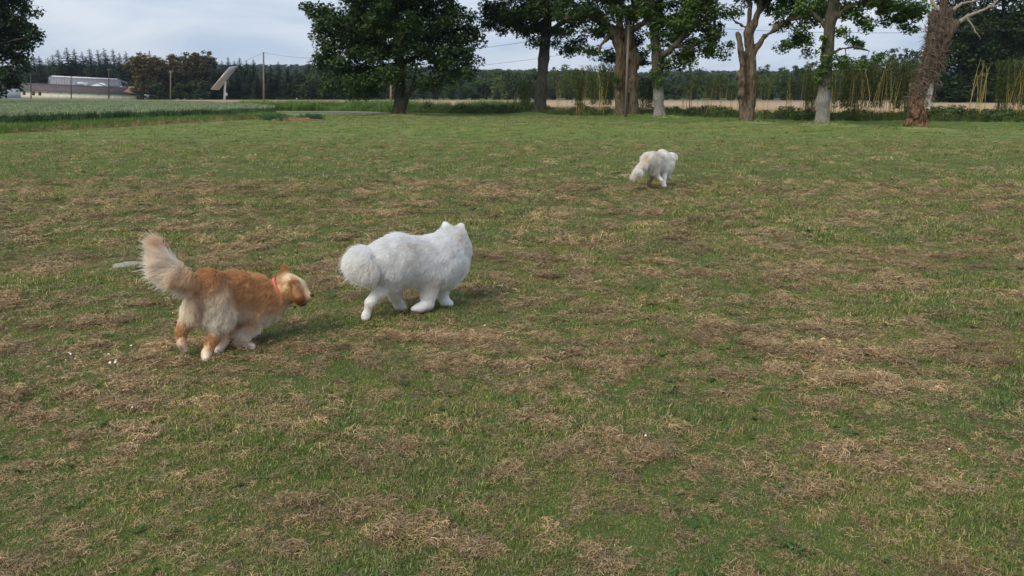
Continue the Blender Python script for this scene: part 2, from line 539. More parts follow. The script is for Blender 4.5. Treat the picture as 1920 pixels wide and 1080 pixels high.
# ripe pale field behind the trees, a strip of green beyond it
def sheet(name, pts, mat, z, label=None, sub=1):
    P = np.array([[q[0], q[1], z] for q in pts], float)
    return tag(obj(name, mesh(name, P, np.array([range(len(P))])), mat), label, kind='structure')
m, t, out = new_mat('ripe_barley'); p = principled(t, out, .9, .1)
r = ramp(t, [(.3, (.29, .21, .13)), (.7, (.39, .295, .20))], noise_n(t, .35, 5, stretch=(.3, 1, 1)))
t.links.new(r.outputs[0], p.inputs['Base Color']); M_barley = m
# crop has height: a block .55 m tall with its own front face
def field(name, poly, h, mat, label):
    k = len(poly); V = np.array([(x, y, z) for z in (-.015, h) for x, y in poly])
    return tag(obj(name, mesh(name, V, [np.array([[i, (i + 1) % k, (i + 1) % k + k, i + k] for i in range(k)]), np.array([range(k, 2 * k)])]), mat), label, kind='structure')
field('barley_field', [(-64, 128), (-16, 108), (-9, float(yfar(-9.)) + 12), (0, float(yfar(0.)) + 6), (10, float(yfar(10.)) + 4.6), (20, float(yfar(20.)) + 4.4), (32, float(yfar(32.)) + 4.4), (70, 40), (220, 40), (320, 150), (150, 215), (40, 255), (-120, 262), (-150, 250)], .5, M_barley, 'ripe pale brown field behind the tree row')
# left part of the same field, behind the green wheat and up to the barn
field('stubble_field', [(-205, 215), (-62, 140), (-125, 252), (-260, 275)], .35, M_barley, 'pale brown field between the green wheat and the barn')
M_road = simple('asphalt', (.17, .17, .18), .9, .2, .12, 8)
a0, a1, a2, a3 = gp(540, 210.5), gp(700, 212.2), gp(700, 209.5), gp(540, 207)
sheet('road', [(a0[0] - 1, a0[1]), (a1[0], a1[1]), (a2[0] + 8, a2[1] + 4), (a3[0] - 50, a3[1] + 18)], M_road, .03, 'grey farm road')

# ------------------------------------------------------------------ grass
def tuft(kind, k):
    g = np.random.default_rng(100 * k + len(kind)); mb = MB()
    if kind == 'blade':
        for i in range(46):
            r = .075 * math.sqrt(g.random()); th = g.random() * 6.283
            b0 = np.array([r * math.cos(th), r * math.sin(th), -.004])
            az = g.random() * 6.283; ln = g.uniform(.014, .036); w = g.uniform(.0010, .0019)
            d = np.array([math.cos(az), math.sin(az), 0]); s = np.array([-d[1], d[0], 0]); lean = g.uniform(.3, 1.55)
            pts = []
            for u, ww in ((0, 1), (.5, .85), (1, .05)):
                a_ = lean * (.35 + .65 * u)
                c_ = b0 + ln * u * (d * math.sin(a_) + np.array([0, 0, math.cos(a_)]))
                pts += [c_ - s * w * ww, c_ + s * w * ww]
            dead = g.random()
            mb.add(pts, q=[[0, 1, 3, 2], [2, 3, 5, 4]], a=(.86 + .14 * g.random()) if dead < .24 else .7 * g.random())
    elif kind == 'straw':
        for i in range(56):
            r = .085 * math.sqrt(g.random()); th = g.random() * 6.283
            z0 = g.uniform(.004, .034) * (1 - r / .12)
            c0 = np.array([r * math.cos(th), r * math.sin(th), z0])
            az = g.random() * 6.283; ln = g.uniform(.018, .055) * (1.0 if g.random() < .93 else 1.7); w = g.uniform(.0008, .0017)
            d = np.array([math.cos(az), math.sin(az), g.normal(0, .13)]); s = np.array([-d[1], d[0], g.normal(0, .3)])
            cur = g.normal(0, .12)
            pts = []
            for u in (-.5, 0, .5):
                c_ = c0 + ln * (d * u + s * cur * (u * u)) + np.array([0, 0, -.02 * u * u])
                pts += [c_ - s * w, c_ + s * w]
            pts = np.array(pts)
            mb.add(pts, q=[[0, 1, 3, 2], [2, 3, 5, 4]], a=g.random())
    elif kind == 'weed':
        for i in range(13):
            az = g.random() * 6.283; ln = g.uniform(.03, .065); w = g.uniform(.006, .011)
            d = np.array([math.cos(az), math.sin(az), g.uniform(.1, .8)]); s = np.array([-d[1], d[0], 0])
            b0 = np.array([g.normal(0, .015), g.normal(0, .015), 0])
            pts = [b0, b0 + d * ln * .5 - s * w, b0 + d * ln - np.array([0, 0, .01]), b0 + d * ln * .5 + s * w]
            mb.add(pts, q=[[0, 1, 2, 3]], a=.3 + .5 * g.random())
    elif kind == 'tall':
        for i in range(26):
            b0 = np.array([g.normal(0, .1), g.normal(0, .1), -.01]); az = g.random() * 6.283
            ln = g.uniform(.25, .62); w = g.uniform(.004, .008); d = np.array([math.cos(az), math.sin(az), 0]); s = np.array([-d[1], d[0], 0]); lean = g.uniform(.1, 1.2)
            pts = []
            for u, ww in ((0, .8), (.4, 1), (.75, .7), (1, .05)):
                a_ = lean * u
                c_ = b0 + ln * u * (d * math.sin(a_) + np.array([0, 0, math.cos(a_)]))
                pts += [c_ - s * w * ww, c_ + s * w * ww]
            mb.add(pts, q=[[0, 1, 3, 2], [2, 3, 5, 4], [4, 5, 7, 6]], a=g.random())
    elif kind == 'wheat':
        for i in range(24):
            b0 = np.array([g.uniform(-.22, .22), g.uniform(-.22, .22), 0]); az = g.random() * 6.283
            ln = g.uniform(.66, .8); d = np.array([math.cos(az), math.sin(az), 0]); s = np.array([-d[1], d[0], 0])
            top = b0 + np.array([d[0] * .06, d[1] * .06, ln])
            w = .008
            mb.add([b0 - s * w, b0 + s * w, top + s * w * .6, top - s * w * .6], q=[[0, 1, 2, 3]], a=.15 * g.random())
            e = top + np.array([d[0] * .03, d[1] * .03, .09]); w = .016
            mb.add([top - s * w, top + s * w, e + s * w * .5, e - s * w * .5], q=[[0, 1, 2, 3]], a=.75 + .25 * g.random())
            for q in range(2):
                z = g.uniform(.25, .55); az2 = g.random() * 6.283; dd = np.array([math.cos(az2), math.sin(az2), .6])
                c_ = b0 + np.array([0, 0, z]); ss = np.array([-dd[1], dd[0], 0]) * .012
                mb.add([c_ - ss, c_ + ss, c_ + dd * .2], t=[[0, 1, 2]], a=.2 + .3 * g.random())
    elif kind == 'bush':
        for i in range(70):
            z = g.uniform(.05, 1.0) ** .8; r = .38 * (1 - .45 * z)
            c_ = np.array([g.normal(0, r * .6), g.normal(0, r * .6), z * .95])
            n_ = g.normal(0, 1, 3); n_[2] = abs(n_[2]) + .5; n_ /= np.linalg.norm(n_); u_ = np.cross(n_, g.normal(0, 1, 3)); u_ /= np.linalg.norm(u_); v_ = np.cross(n_, u_)
            L_ = g.uniform(.05, .12); W_ = L_ * .4
            mb.add([c_ - u_ * L_, c_ - v_ * W_, c_ + u_ * L_, c_ + v_ * W_], q=[[0, 1, 2, 3]], a=g.random())
        for i in range(6):
            b0 = np.array([g.normal(0, .12), g.normal(0, .12), 0]); tp = b0 + np.array([g.normal(0, .12), g.normal(0, .12), g.uniform(.7, 1.15)])
            mb.tube([b0, tp], [.007, .003], 3, a=.95, cap=False)
    return mb.mesh(kind)

def area_points(y0, y1, dens, half=.70, extra=.6):
    A = half * (y1 * y1 - y0 * y0) + 2 * extra * (y1 - y0)
    n = int(A * dens)
    y = np.sqrt(rng.random(n) * (y1 * y1 - y0 * y0) + y0 * y0)
    x = (rng.random(n) * 2 - 1) * (half * y + extra)
    return x, y
def on_lawn(x, y):
    return (x > xleft(y) + .1) & (y < yfar(x) - .1)
def clear_of_trees(x, y):
    ok = np.ones(len(x), bool)
    for b in TB.values():
        ok &= np.hypot(x - b[0], y - b[1]) > .6
    return ok
G = {'p': [], 's': []}; S_ = {'p': [], 's': []}; W_ = {'p': [], 's': []}
for y0, y1, dg, ds, sc in ((2.0, 3.6, 900, 1150, .68), (3.6, 5.6, 620, 800, .82), (5.6, 9.0, 330, 430, 1.05), (9.0, 16.0, 110, 150, 1.6), (16, 30, 17, 19, 2.2), (30, 80, 4.5, 2.2, 2.6)):
    x, y = area_points(y0, y1, dg)
    d = dryness(x, y)
    k = on_lawn(x, y) & (rng.random(len(x)) < 1.1 - .72 * sst(d, .42, .9)) & clear_of_trees(x, y)
    x, y, d = x[k], y[k], d[k]
    G['p'].append(np.stack([x, y, ground_z(x, y)], 1)); G['s'].append(sc * rng.uniform(.75, 1.3, len(x)) * (1 - .3 * sst(d, .4, .8)) * (.75 + .6 * sst(fbm2(x * 1.3, y * 1.3, 71, 3), .45, .7)))
    x, y = area_points(y0, y1, ds)
    d = dryness(x, y)
    k = on_lawn(x, y) & (rng.random(len(x)) < .20 + .74 * sst(d, .27, .80)) & clear_of_trees(x, y)
    x, y, d = x[k], y[k], d[k]
    S_['p'].append(np.stack([x, y, ground_z(x, y) + .006 * sc], 1)); S_['s'].append(sc * rng.uniform(.7, 1.25, len(x)) * (.7 + .5 * d))
    x, y = area_points(y0, y1, dg * .04)
    d = dryness(x, y); k = on_lawn(x, y) & (rng.random(len(x)) < 1 - .9 * d) & (fbm2(x * .9, y * .9, 81, 2) > .42)
    x, y = x[k], y[k]
    W_['p'].append(np.stack([x, y, ground_z(x, y)], 1)); W_['s'].append(sc ** .7 * rng.uniform(.5, 1.1, len(x)))
def do(name, D, kinds, mat, label, cat, tilt=.12):
    P = np.concatenate(D['p']); s = np.concatenate(D['s']); n = len(P)
    rot = np.stack([rng.normal(0, tilt, n), rng.normal(0, tilt, n), rng.random(n) * 6.283], 1)
    return scatter(name, P, rot, s, rng.integers(0, len(kinds), n), kinds, mat, label, cat)
M_blade = leaf_mat('grass_blades', [(0, (.085, .145, .030)), (.5, (.165, .235, .058)), (.72, (.24, .29, .095)), (.82, (.38, .33, .16)), (1, (.50, .43, .25))], .25, .6,
                   patch=(.9, (.78, .88, .85), (1.2, 1.08, .9)))
M_straw = leaf_mat('dry_clippings', [(0, (.13, .085, .045)), (.45, (.30, .212, .125)), (.85, (.46, .345, .21)), (1, (.66, .56, .38))], .12, .75,
                   patch=(.7, (.78, .76, .74), (1.24, 1.22, 1.18)), spec=.15)
M_weed = leaf_mat('clover_leaves', [(0, (.045, .10, .028)), (1, (.10, .18, .05))], .25, .5)
do('mown_grass', G, [tuft('blade', k) for k in range(7)], M_blade, 'short green grass blades of the mown lawn', 'grass')
do('grass_clippings', S_, [tuft('straw', k) for k in range(7)], M_straw, 'brown dried grass clippings lying over the lawn', 'clippings', .2)
do('lawn_weeds', W_, [tuft('weed', k) for k in range(4)], M_weed, 'small leafy weeds and clover in the lawn', 'weeds')

# tall green verge between lawn and wheat, round the road end, and in front of the pale field
D = {'p': [], 's': []}
y = rng.uniform(28, 66, 8000); x = xleft(y) - rng.uniform(-.15, 3.0, len(y)) ** 1.0
keep = ~((y > gY(211.5)) & (y < gY(206)))
D['p'].append(np.stack([x, y, 0 * x - .0], 1)[keep]); D['s'].append((rng.uniform(.5, 1.0, len(x)) * np.clip((xleft(y) - x) * .9 + .3, .3, 1))[keep])
b0, b1 = at(440, 196, 95), at(1010, 205, 86)
n = 9000; u = rng.random(n); w = rng.uniform(0, 11, n)
x = b0[0] + (b1[0] - b0[0]) * u; y = 92 - 6 * u + w + np.where(u > .42, -6 * sst(u, .42, .6), 0)
D['p'].append(np.stack([x, y, 0 * x], 1)); D['s'].append(rng.uniform(.9, 1.6, n) * (.8 + .8 * (fbm2(x * .4, y * .4, 3, 2) > .5)))
n = 1600; x = rng.uniform(-9, 60, n); y = yfar(x) + rng.uniform(-.25, 3.5, n)
D['p'].append(np.stack([x, y, 0 * x], 1)); D['s'].append(rng.uniform(.4, 1.25, n))
# around heap and trunk feet
for k, b in TB.items():
    n = 60; th = rng.random(n) * 6.283; r = rng.uniform(.55, 1.25, n) * (1.3 if k in 'oak f d' else 1)
    x = b[0] + r * np.cos(th) * 1.4; y = b[1] + r * np.sin(th)
    D['p'].append(np.stack([x, y, ground_z(x, y)], 1)); D['s'].append(rng.uniform(.2, .55, n))
M_tall = leaf_mat('verge_grass', [(0, (.075, .15, .025)), (.6, (.14, .25, .05)), (1, (.22, .31, .10))], .3, .55, patch=(.25, (.8, .85, .8), (1.15, 1.1, 1.0)))
do('verge_grass', D, [tuft('tall', k) for k in range(5)], M_tall, 'tall bright green grass on the verges and round the trunks', 'tall grass')

# green wheat
D = {'p': [], 's': []}
for y0, y1, dens, sc in ((30, 60, 14, 1.0), (60, 110, 5, 1.15), (110, 175, 1.7, 1.35), (175, 245, .9, 1.5)):
    A = (y1 - y0) * 165; n = int(A * dens); y = rng.uniform(y0, y1, n); x = -rng.uniform(0, 165, n)
    edge = np.interp(y, [28, 35, 47, 60, 68, 76, 112, 170, 240], [xleft(28.) - 2.4, xleft(35.) - 2.4, xleft(47.) - 2.3, xleft(60.) - 1.9, -19.6, -23, -37, -74, -124])
    k = (x < edge) & (x > -.70 * y - 3)
    x, y = x[k], y[k]
    D['p'].append(np.stack([x, y, np.zeros(len(x)) - .0], 1)); D['s'].append(np.stack([np.full(len(x), sc), np.full(len(x), sc), rng.uniform(.92, 1.06, len(x))], 1))
M_wheat = leaf_mat('green_wheat', [(0, (.06, .12, .06)), (.4, (.10, .18, .09)), (.7, (.20, .26, .14)), (1, (.31, .37, .22))], .15, .6, patch=(.12, (.88, .92, .92), (1.08, 1.05, 1.0)))
do('green_wheat', D, [tuft('wheat', k) for k in range(4)], M_wheat, 'field of unripe blue green wheat on the left', 'wheat', .04)
M_wsoil = simple('wheat_soil', (.05, .09, .045), .95, .1)  # dark green soil between the wheat stalks
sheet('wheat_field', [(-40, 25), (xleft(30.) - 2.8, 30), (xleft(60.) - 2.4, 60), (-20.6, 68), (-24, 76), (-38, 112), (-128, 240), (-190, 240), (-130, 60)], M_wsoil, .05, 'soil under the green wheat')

# undergrowth along the far edge of the lawn on the right
D = {'p': [], 's': []}
n = 8500; x = rng.uniform(-9.5, 60, n); q = rng.uniform(.0, 4.2, n) + .9 * (fbm2(x * .9, x * 0, 14, 3) - .5); y = yfar(x) + q
D['p'].append(np.stack([x, y, 0 * x], 1)); D['s'].append(rng.uniform(.35, .85, n) * (.35 + 1.4 * fbm2(x * .8, y * .8, 8, 3) ** 1.3) * (.55 + .45 * sst(q, 0, 1.2)))
M_bush = leaf_mat('undergrowth_leaves', [(0, (.04, .075, .022)), (.6, (.085, .14, .04)), (.94, (.15, .20, .08)), (1, (.3, .26, .15))], .25, .6, patch=(.3, (.75, .8, .8), (1.2, 1.15, 1.0)))
do('undergrowth', D, [tuft('bush', k) for k in range(5)], M_bush, 'low dark nettles and weeds behind the row of trees', 'undergrowth')
# ------------------------------------------------------------------ trees
def bark_mat(name, dark, light, scale=6, spots=None, low=None):
    m, t, out = new_mat(name); p = principled(t, out, .92, .1)
    n = noise_n(t, scale, 7, stretch=(1.6, 1.6, .35), rough=.7)
    r = ramp(t, [(.34, dark), (.66, light)], n)
    c = r.outputs[0]
    if low:       # paler smooth bark near the foot, given as (z0, z1, colour)
        g = t.nodes.new('ShaderNodeNewGeometry'); s = t.nodes.new('ShaderNodeSeparateXYZ'); t.links.new(g.outputs['Position'], s.inputs[0])
        w = t.nodes.new('ShaderNodeMath'); w.operation = 'MULTIPLY_ADD'; w.inputs[1].default_value = 1.2
        t.links.new(noise_n(t, 3, 4), w.inputs[0]); t.links.new(s.outputs['Z'], w.inputs[2])
        mr = t.nodes.new('ShaderNodeMapRange'); mr.inputs['From Min'].default_value = low[0] + .6; mr.inputs['From Max'].default_value = low[1] + .6
        mr.inputs['To Min'].default_value = 1; mr.inputs['To Max'].default_value = 0
        t.links.new(w.outputs[0], mr.inputs['Value'])
        n2 = noise_n(t, scale * 2.2, 6, stretch=(1.2, 1.2, .5))
        r2 = ramp(t, [(.35, tuple(x * .55 for x in low[2])), (.65, low[2])], n2)
        c = mixc(t, mr.outputs[0], c, r2.outputs[0])
    if spots:
        n3 = noise_n(t, 1.6, 4)
        r3 = ramp(t, [(.56, (0, 0, 0)), (.68, (1, 1, 1))], n3)
        c = mixc(t, r3.outputs[0], c, spots)
    t.links.new(c, p.inputs['Base Color'])
    bumpn(t, p, n, 1.0, .06)
    return m
M_bark = bark_mat('oak_bark', (.020, .018, .013), (.085, .074, .055), spots=(.05, .06, .03))
M_bark_grey = bark_mat('grey_bark', (.025, .023, .020), (.10, .092, .078))
M_bark_warm = bark_mat('brown_bark', (.034, .026, .017), (.19, .145, .098))
M_bark_foot = bark_mat('grey_footed_bark', (.028, .026, .018), (.12, .105, .072), low=(2.0, 2.6, (.25, .235, .205)))
M_twig = simple('twig_bark', (.032, .026, .019), .9, .1, .3, 3)
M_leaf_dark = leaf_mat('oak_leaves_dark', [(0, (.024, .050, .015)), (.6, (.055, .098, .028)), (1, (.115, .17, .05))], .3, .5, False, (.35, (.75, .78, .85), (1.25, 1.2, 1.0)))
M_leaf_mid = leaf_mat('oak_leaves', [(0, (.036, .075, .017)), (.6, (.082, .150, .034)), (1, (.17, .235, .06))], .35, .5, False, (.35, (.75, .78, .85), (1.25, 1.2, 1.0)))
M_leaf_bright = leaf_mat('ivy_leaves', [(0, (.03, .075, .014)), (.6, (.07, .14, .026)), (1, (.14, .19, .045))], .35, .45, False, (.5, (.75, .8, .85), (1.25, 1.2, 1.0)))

def leaf_quads(C, R, cnt, size, g, up=.6, flat=.7, long=1.7, jitter=.45):
    """C (n,3) clump centres, R radii, cnt leaves each -> verts, quads, tint"""
    n = len(C); cnt = np.broadcast_to(cnt, (n,)).astype(int)
    rep = np.repeat(np.arange(n), cnt); M = len(rep)
    d = g.normal(0, 1, (M, 3)); d /= np.linalg.norm(d, axis=1)[:, None]
    r = g.random(M) ** .45
    P = C[rep] + d * (r * np.broadcast_to(R, (n,))[rep])[:, None] * np.array([1, 1, flat])
    nn = g.normal(0, 1, (M, 3)) * .9 + d * .5; nn[:, 2] = np.abs(nn[:, 2]) + up
    nn /= np.linalg.norm(nn, axis=1)[:, None]
    u = np.cross(nn, g.normal(0, 1, (M, 3))); u /= np.linalg.norm(u, axis=1)[:, None] + 1e-9
    w = np.cross(nn, u)
    s = size * g.uniform(1 - jitter, 1 + jitter, M)[:, None]
    a = u * s * .5 * long ** .5; b = w * s * .5 / long ** .5
    V = np.stack([P - a, P - a * .1 - b + nn * s * .08, P + a, P - a * .1 + b + nn * s * .08], 1).reshape(-1, 3)
    Q = np.arange(M * 4).reshape(-1, 4)
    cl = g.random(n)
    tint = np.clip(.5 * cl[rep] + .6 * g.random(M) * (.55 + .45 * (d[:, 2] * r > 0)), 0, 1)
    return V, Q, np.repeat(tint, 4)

def blob_points(blobs, Y0, g, dens, depth=.85, hollow=.0, thr=.36, seed=0):
    """clump centres inside ellipsoids given in photo pixels (cx, cy, rx, ry) at depth Y0 (+dy)"""
    out = []
    for b in blobs:
        cx, cy, rx, ry = b[:4]; dy = b[4] if len(b) > 4 else 0.0
        Y = Y0 + dy; c = at(cx, cy, Y)
        wx = np.linalg.norm(at(cx + rx, cy, Y) - c); wz = np.linalg.norm(at(cx, cy - ry, Y) - c); wy = wx * depth
        if len(b) > 5: wy = b[5]
        n = max(3, int(dens * 4.19 * wx * wy * wz))
        p = g.normal(0, 1, (n * 2, 3)); p /= np.linalg.norm(p, axis=1)[:, None]; p *= (g.random(len(p)) ** .38)[:, None]
        q = c + p * np.array([wx, wy, wz])
        nz = noise3(q * .75 + seed, seed)
        q = q[nz > thr][:n]
        out.append(q)
    return np.concatenate(out)

def grow(clumps, nodes, nrad, g, mb, base_r=.05, sag=.06):
    """join every clump to the nearest wood, making twigs"""
    nodes = [np.array(x) for x in nodes]; rad = list(nrad)
    NP = np.array(nodes)
    d0 = np.array([np.min(np.linalg.norm(NP - c, axis=1)) for c in clumps])
    for ci in np.argsort(d0):
        c = clumps[ci]; NP = np.array(nodes)
        dd = np.linalg.norm(NP - c, axis=1) + .25 * np.maximum(0, NP[:, 2] - c[2])
        k = int(np.argmin(dd)); a = NP[k]; L = dd[k]
        if L > 7: continue
        m = (a + c) / 2 + g.normal(0, .10 * L, 3) + np.array([0, 0, sag * L])
        ts = np.linspace(0, 1, 5)[:, None]
        pts = (1 - ts) ** 2 * a + 2 * ts * (1 - ts) * m + ts ** 2 * c
        r0 = min(rad[k] * .62, base_r * (.35 + .3 * L)); r0 = max(r0, .014)
        mb.tube(pts, np.linspace(r0, r0 * .45, 5), 4, cap=False)
        for q in pts[2:]:
            nodes.append(q); rad.append(r0 * .6)

def px_chain(pts, Y0):
    """[(px, py, radius_m, dy)] -> world points and radii"""
    P = [at(q[0], q[1], Y0 + (q[3] if len(q) > 3 else 0)) for q in pts]
    return np.array(P), [q[2] for q in pts]
def chain_bones(P, R):
    return [(P[i], P[i + 1], R[i], R[i + 1]) for i in range(len(P) - 1)]

def big_tree(name, label, key, Y0, stems, blobs, bark, leafm, seed, lsize=0.146, cnt=106, dens=.35, thr=.36, h=.07, amp=.05, k=.07, cuts=(), group=None, R=.75, ivy=None, knobs=()):
    g = np.random.default_rng(seed)
    base = TB[key].copy(); base[2] = float(ground_z(base[:1], base[1:2])[0])
    root = empty(name, base, label, 'tree', group)
    bones = []; nodes = []; nr = []
    for st in stems:
        P, Rr = px_chain(st, Y0)
        if st is stems[0] or len(st[0]) > 4: P[0][2] = base[2] - .25
        bones += chain_bones(P, Rr)
        for i in range(len(P) - 1):
            for u in np.linspace(0, 1, 4):
                q = P[i] * (1 - u) + P[i + 1] * u
                if q[2] > 2.2: nodes.append(q); nr.append(Rr[i] * (1 - u) + Rr[i + 1] * u)
    for kx, ky, kr, kd in knobs:
        c = at(kx, ky, Y0 + kd); bones.append((c, c + 1e-3, kr, kr))
    cb = []
    for c in cuts:
        P, Rr = px_chain(c, Y0); cb += chain_bones(P, Rr)
    # root flare
    P0 = bones[0][0]; r0 = bones[0][2]
    for a_ in range(6):
        th = a_ * 1.05 + g.random() * .5
        e = P0 + np.array([math.cos(th) * r0 * 1.2, math.sin(th) * r0 * 1.2, .12])
        bones.append((P0 + np.array([0, 0, .75]), e, r0 * .35, r0 * .18))
    def disp(p):
        rid = noise3(p * np.array([5.5, 5.5, 1.1]), seed) - .5
        return amp * (1.7 * rid + 1.4 * (noise3(p * np.array([2.2, 2.2, 1.2]), seed + 1) - .5) + .9 * (noise3(p * np.array([11, 11, 2.6]), seed + 2) - .5))
    V, Q = sdf_mesh(bones, h, k, disp, cb)
    obj('trunk', mesh('trunk', V - base, Q, {'tint': np.zeros(len(V))}, True), bark, root)
    if blobs:
        C = blob_points(blobs, Y0, g, dens, thr=thr, seed=seed)
        mb = MB()
        grow(C, nodes, nr, g, mb)
        tw = mb.mesh('branches'); 
        co = np.concatenate(mb.v) - base; tw.vertices.foreach_set('co', co.astype(np.float32).ravel())
        tag(obj('branches', tw, M_twig, root), kind='stuff')
        vis = C[:, 2] < CH + C[:, 1] * .16
        A, B = C[vis], C[~vis]
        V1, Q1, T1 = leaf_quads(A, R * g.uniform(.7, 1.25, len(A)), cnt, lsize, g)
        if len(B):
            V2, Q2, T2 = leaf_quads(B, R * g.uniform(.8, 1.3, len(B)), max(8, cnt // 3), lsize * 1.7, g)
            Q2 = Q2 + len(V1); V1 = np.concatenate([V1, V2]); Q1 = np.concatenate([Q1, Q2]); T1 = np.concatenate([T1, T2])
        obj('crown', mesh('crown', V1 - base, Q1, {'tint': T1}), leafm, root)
    if ivy:
        C = blob_points(ivy, Y0, g, 9.0, thr=.34, seed=seed + 3)
        V1, Q1, T1 = leaf_quads(C, .30, 36, .13, g)
        obj('ivy', mesh('ivy', V1 - base, Q1, {'tint': T1}), M_leaf_bright, root)
    return root

big_tree('oak_tree', 'large round dark oak standing alone left of the tree row', 'oak', TB['oak'][1],
  [[(748, 224, .52), (748, 205, .42), (750, 165, .40), (750, 120, .36), (749, 60, .30), (747, 0, .24), (745, -90, .14)],
   [(757, 203, .22, -.3), (765, 178, .17, -.8), (776, 165, .15, -1), (790, 158, .10, -1.2), (830, 140, .06, -1.5), (862, 138, .04, -1.6)],
   [(758, 190, .2, -.3), (772, 168, .13, -.6), (776, 150, .10, -.8), (782, 120, .06, -.8)],
   [(751, 125, .24), (768, 113, .15, 1), (795, 95, .10, 2), (830, 80, .07, 3)],
   [(749, 110, .22), (720, 85, .15, -1), (680, 62, .10, -2), (630, 40, .06, -3)],
   [(749, 120, .2), (720, 122, .12, 1), (680, 128, .08, 1), (640, 125, .05, 0)],
   [(748, 50, .2), (790, 20, .13, -1), (850, -10, .08, -2)], [(748, 40, .2), (700, 5, .13, 2), (650, -30, .08, 3)],
   [(749, 90, .16), (752, 80, .12, -2.5), (760, 60, .06, -5)], [(749, 90, .16), (745, 80, .12, 2.5), (740, 50, .06, 5)]],
  [(655, 50, 80, 50), (742, 40, 120, 80), (835, 60, 62, 62), (640, 112, 52, 34), (618, 88, 34, 22), (705, 128, 72, 40), (835, 128, 64, 34, -1), (868, 100, 40, 42), (742, -70, 165, 80), (600, 15, 28, 20), (880, 75, 25, 25), (815, 160, 42, 12, -2), (740, -190, 120, 70), (655, 152, 62, 22), (690, 166, 45, 14), (608, 122, 36, 24), (625, 40, 45, 45)],
  M_bark, M_leaf_dark, 11, lsize=0.206, cnt=162, dens=.50, thr=.28, R=.95)

ROWG = 'trees in the row at the far edge of the lawn'
big_tree('oak_tree', 'straight dark trunk with hanging leafy crown, leftmost tree of the row on the right', 'b', TB['b'][1],
  [[(1012, 219, .62), (1012, 205, .56), (1015, 160, .52), (1020, 110, .47), (1024, 60, .44), (1030, 10, .38), (1034, -60, .28), (1040, -140, .12)],
   [(1024, 66, .3), (1050, 45, .2, -1), (1075, 35, .12, -1.5), (1100, 40, .06, -2)], [(1025, 60, .28), (995, 35, .18, -1), (950, 20, .11, -1), (910, 20, .06, -1)],
   [(1028, 20, .25), (1000, -10, .15, 1.5), (950, -30, .1, 2)], [(1028, 30, .22), (1030, 10, .12, -3), (1025, -10, .06, -5)]],
  [(1005, 22, 95, 42), (922, 20, 28, 32), (908, 45, 14, 14), (1085, 72, 24, 34), (1060, 62, 32, 38), (1066, 98, 16, 24), (965, 42, 45, 26), (1000, -60, 130, 50), (1035, -130, 90, 40), (1010, 72, 16, 12, -1.2)],
  M_bark_grey, M_leaf_dark, 12, lsize=0.198, cnt=137, dens=.75, thr=.28, R=.8, group=ROWG)
big_tree('oak_tree', 'broad double trunk with a dark hollow between, beside the leaning pole', 'c', TB['c'][1],
  [[(1164, 228, .42), (1164, 210, .36), (1162, 175, .33), (1163, 130, .36), (1166, 95, .44), (1152, 62, .40), (1128, 38, .30), (1100, 28, .2), (1060, 35, .1)],
   [(1176, 225, .26, .42, 1), (1176, 170, .26, .42), (1176, 110, .26, .40)],
   [(1189, 222, .34, 0, 1), (1188, 190, .29), (1188, 150, .29), (1190, 112, .34), (1180, 85, .42), (1180, 45, .34), (1192, 0, .28), (1195, -70, .14)],
   [(1166, 70, .3), (1160, 30, .2, 1), (1158, -30, .12, 2)], [(1180, 60, .25), (1210, 40, .15, -1.5), (1240, 30, .08, -2)],
   [(1150, 60, .2), (1130, 80, .1, -1), (1118, 100, .06, -1)]],
  [(1150, 15, 80, 38), (1090, 15, 45, 28), (1135, 60, 30, 25), (1128, 95, 32, 26), (1150, 112, 30, 16, 1.5), (1195, 60, 25, 30, 1), (1190, -50, 110, 45), (1130, -40, 70, 30), (1100, 48, 30, 25), (1203, 105, 16, 24, 1.5)],
  M_bark_warm, M_leaf_dark, 13, lsize=0.181, cnt=137, dens=.85, thr=.28, k=.045, h=.055, amp=.10, cuts=[[(1175.5, 212, .10, -.45), (1175, 160, .13, -.4), (1176, 98, .10, -.4)]],
  knobs=[(1158, 160, .30, -.25), (1160, 150, .22, -.2), (1192, 112, .38, 0)], group=ROWG, ivy=[(1158, 150, 8, 8, -.6, .3)])
big_tree('oak_tree', 'slender pale grey trunk wrapped in bright green leaves halfway up', 'd', TB['d'][1],
  [[(1236, 230, .46), (1236, 215, .36), (1235, 185, .35), (1232, 140, .36), (1232, 105, .36), (1226, 60, .28), (1222, 10, .2), (1220, -60, .12)],
   [(1238, 108, .26), (1254, 97, .17, -.5), (1270, 80, .15, -1), (1285, 60, .10, -1.3), (1310, 40, .06, -1.5)], [(1265, 86, .1, -1), (1295, 90, .06, -1), (1320, 95, .04, -1)],
   [(1228, 60, .18), (1260, 30, .1, 1), (1310, 10, .06, 2)]],
  [(1290, 25, 80, 42), (1352, 25, 34, 34), (1362, 80, 20, 28), (1300, 104, 45, 18), (1300, 82, 48, 30), (1232, 15, 34, 42), (1275, 118, 42, 16), (1340, 60, 24, 36), (1262, 65, 26, 28), (1290, -40, 100, 40), (1335, 98, 20, 20), (1235, 60, 18, 26)],
  M_bark_foot, M_leaf_mid, 14, lsize=0.163, cnt=143, dens=1.2, thr=.28, R=.65, group=ROWG,
  ivy=[(1228, 15, 20, 26, -.5, .8), (1228, 55, 16, 24, -.5, .6), (1228, 88, 12, 16, -.4, .5), (1235, 120, 14, 10, -.3, .5), (1226, 140, 14, 12, -.3, .5), (1242, 145, 14, 12, -.4, .5), (1228, 158, 9, 7, -.3, .45)])
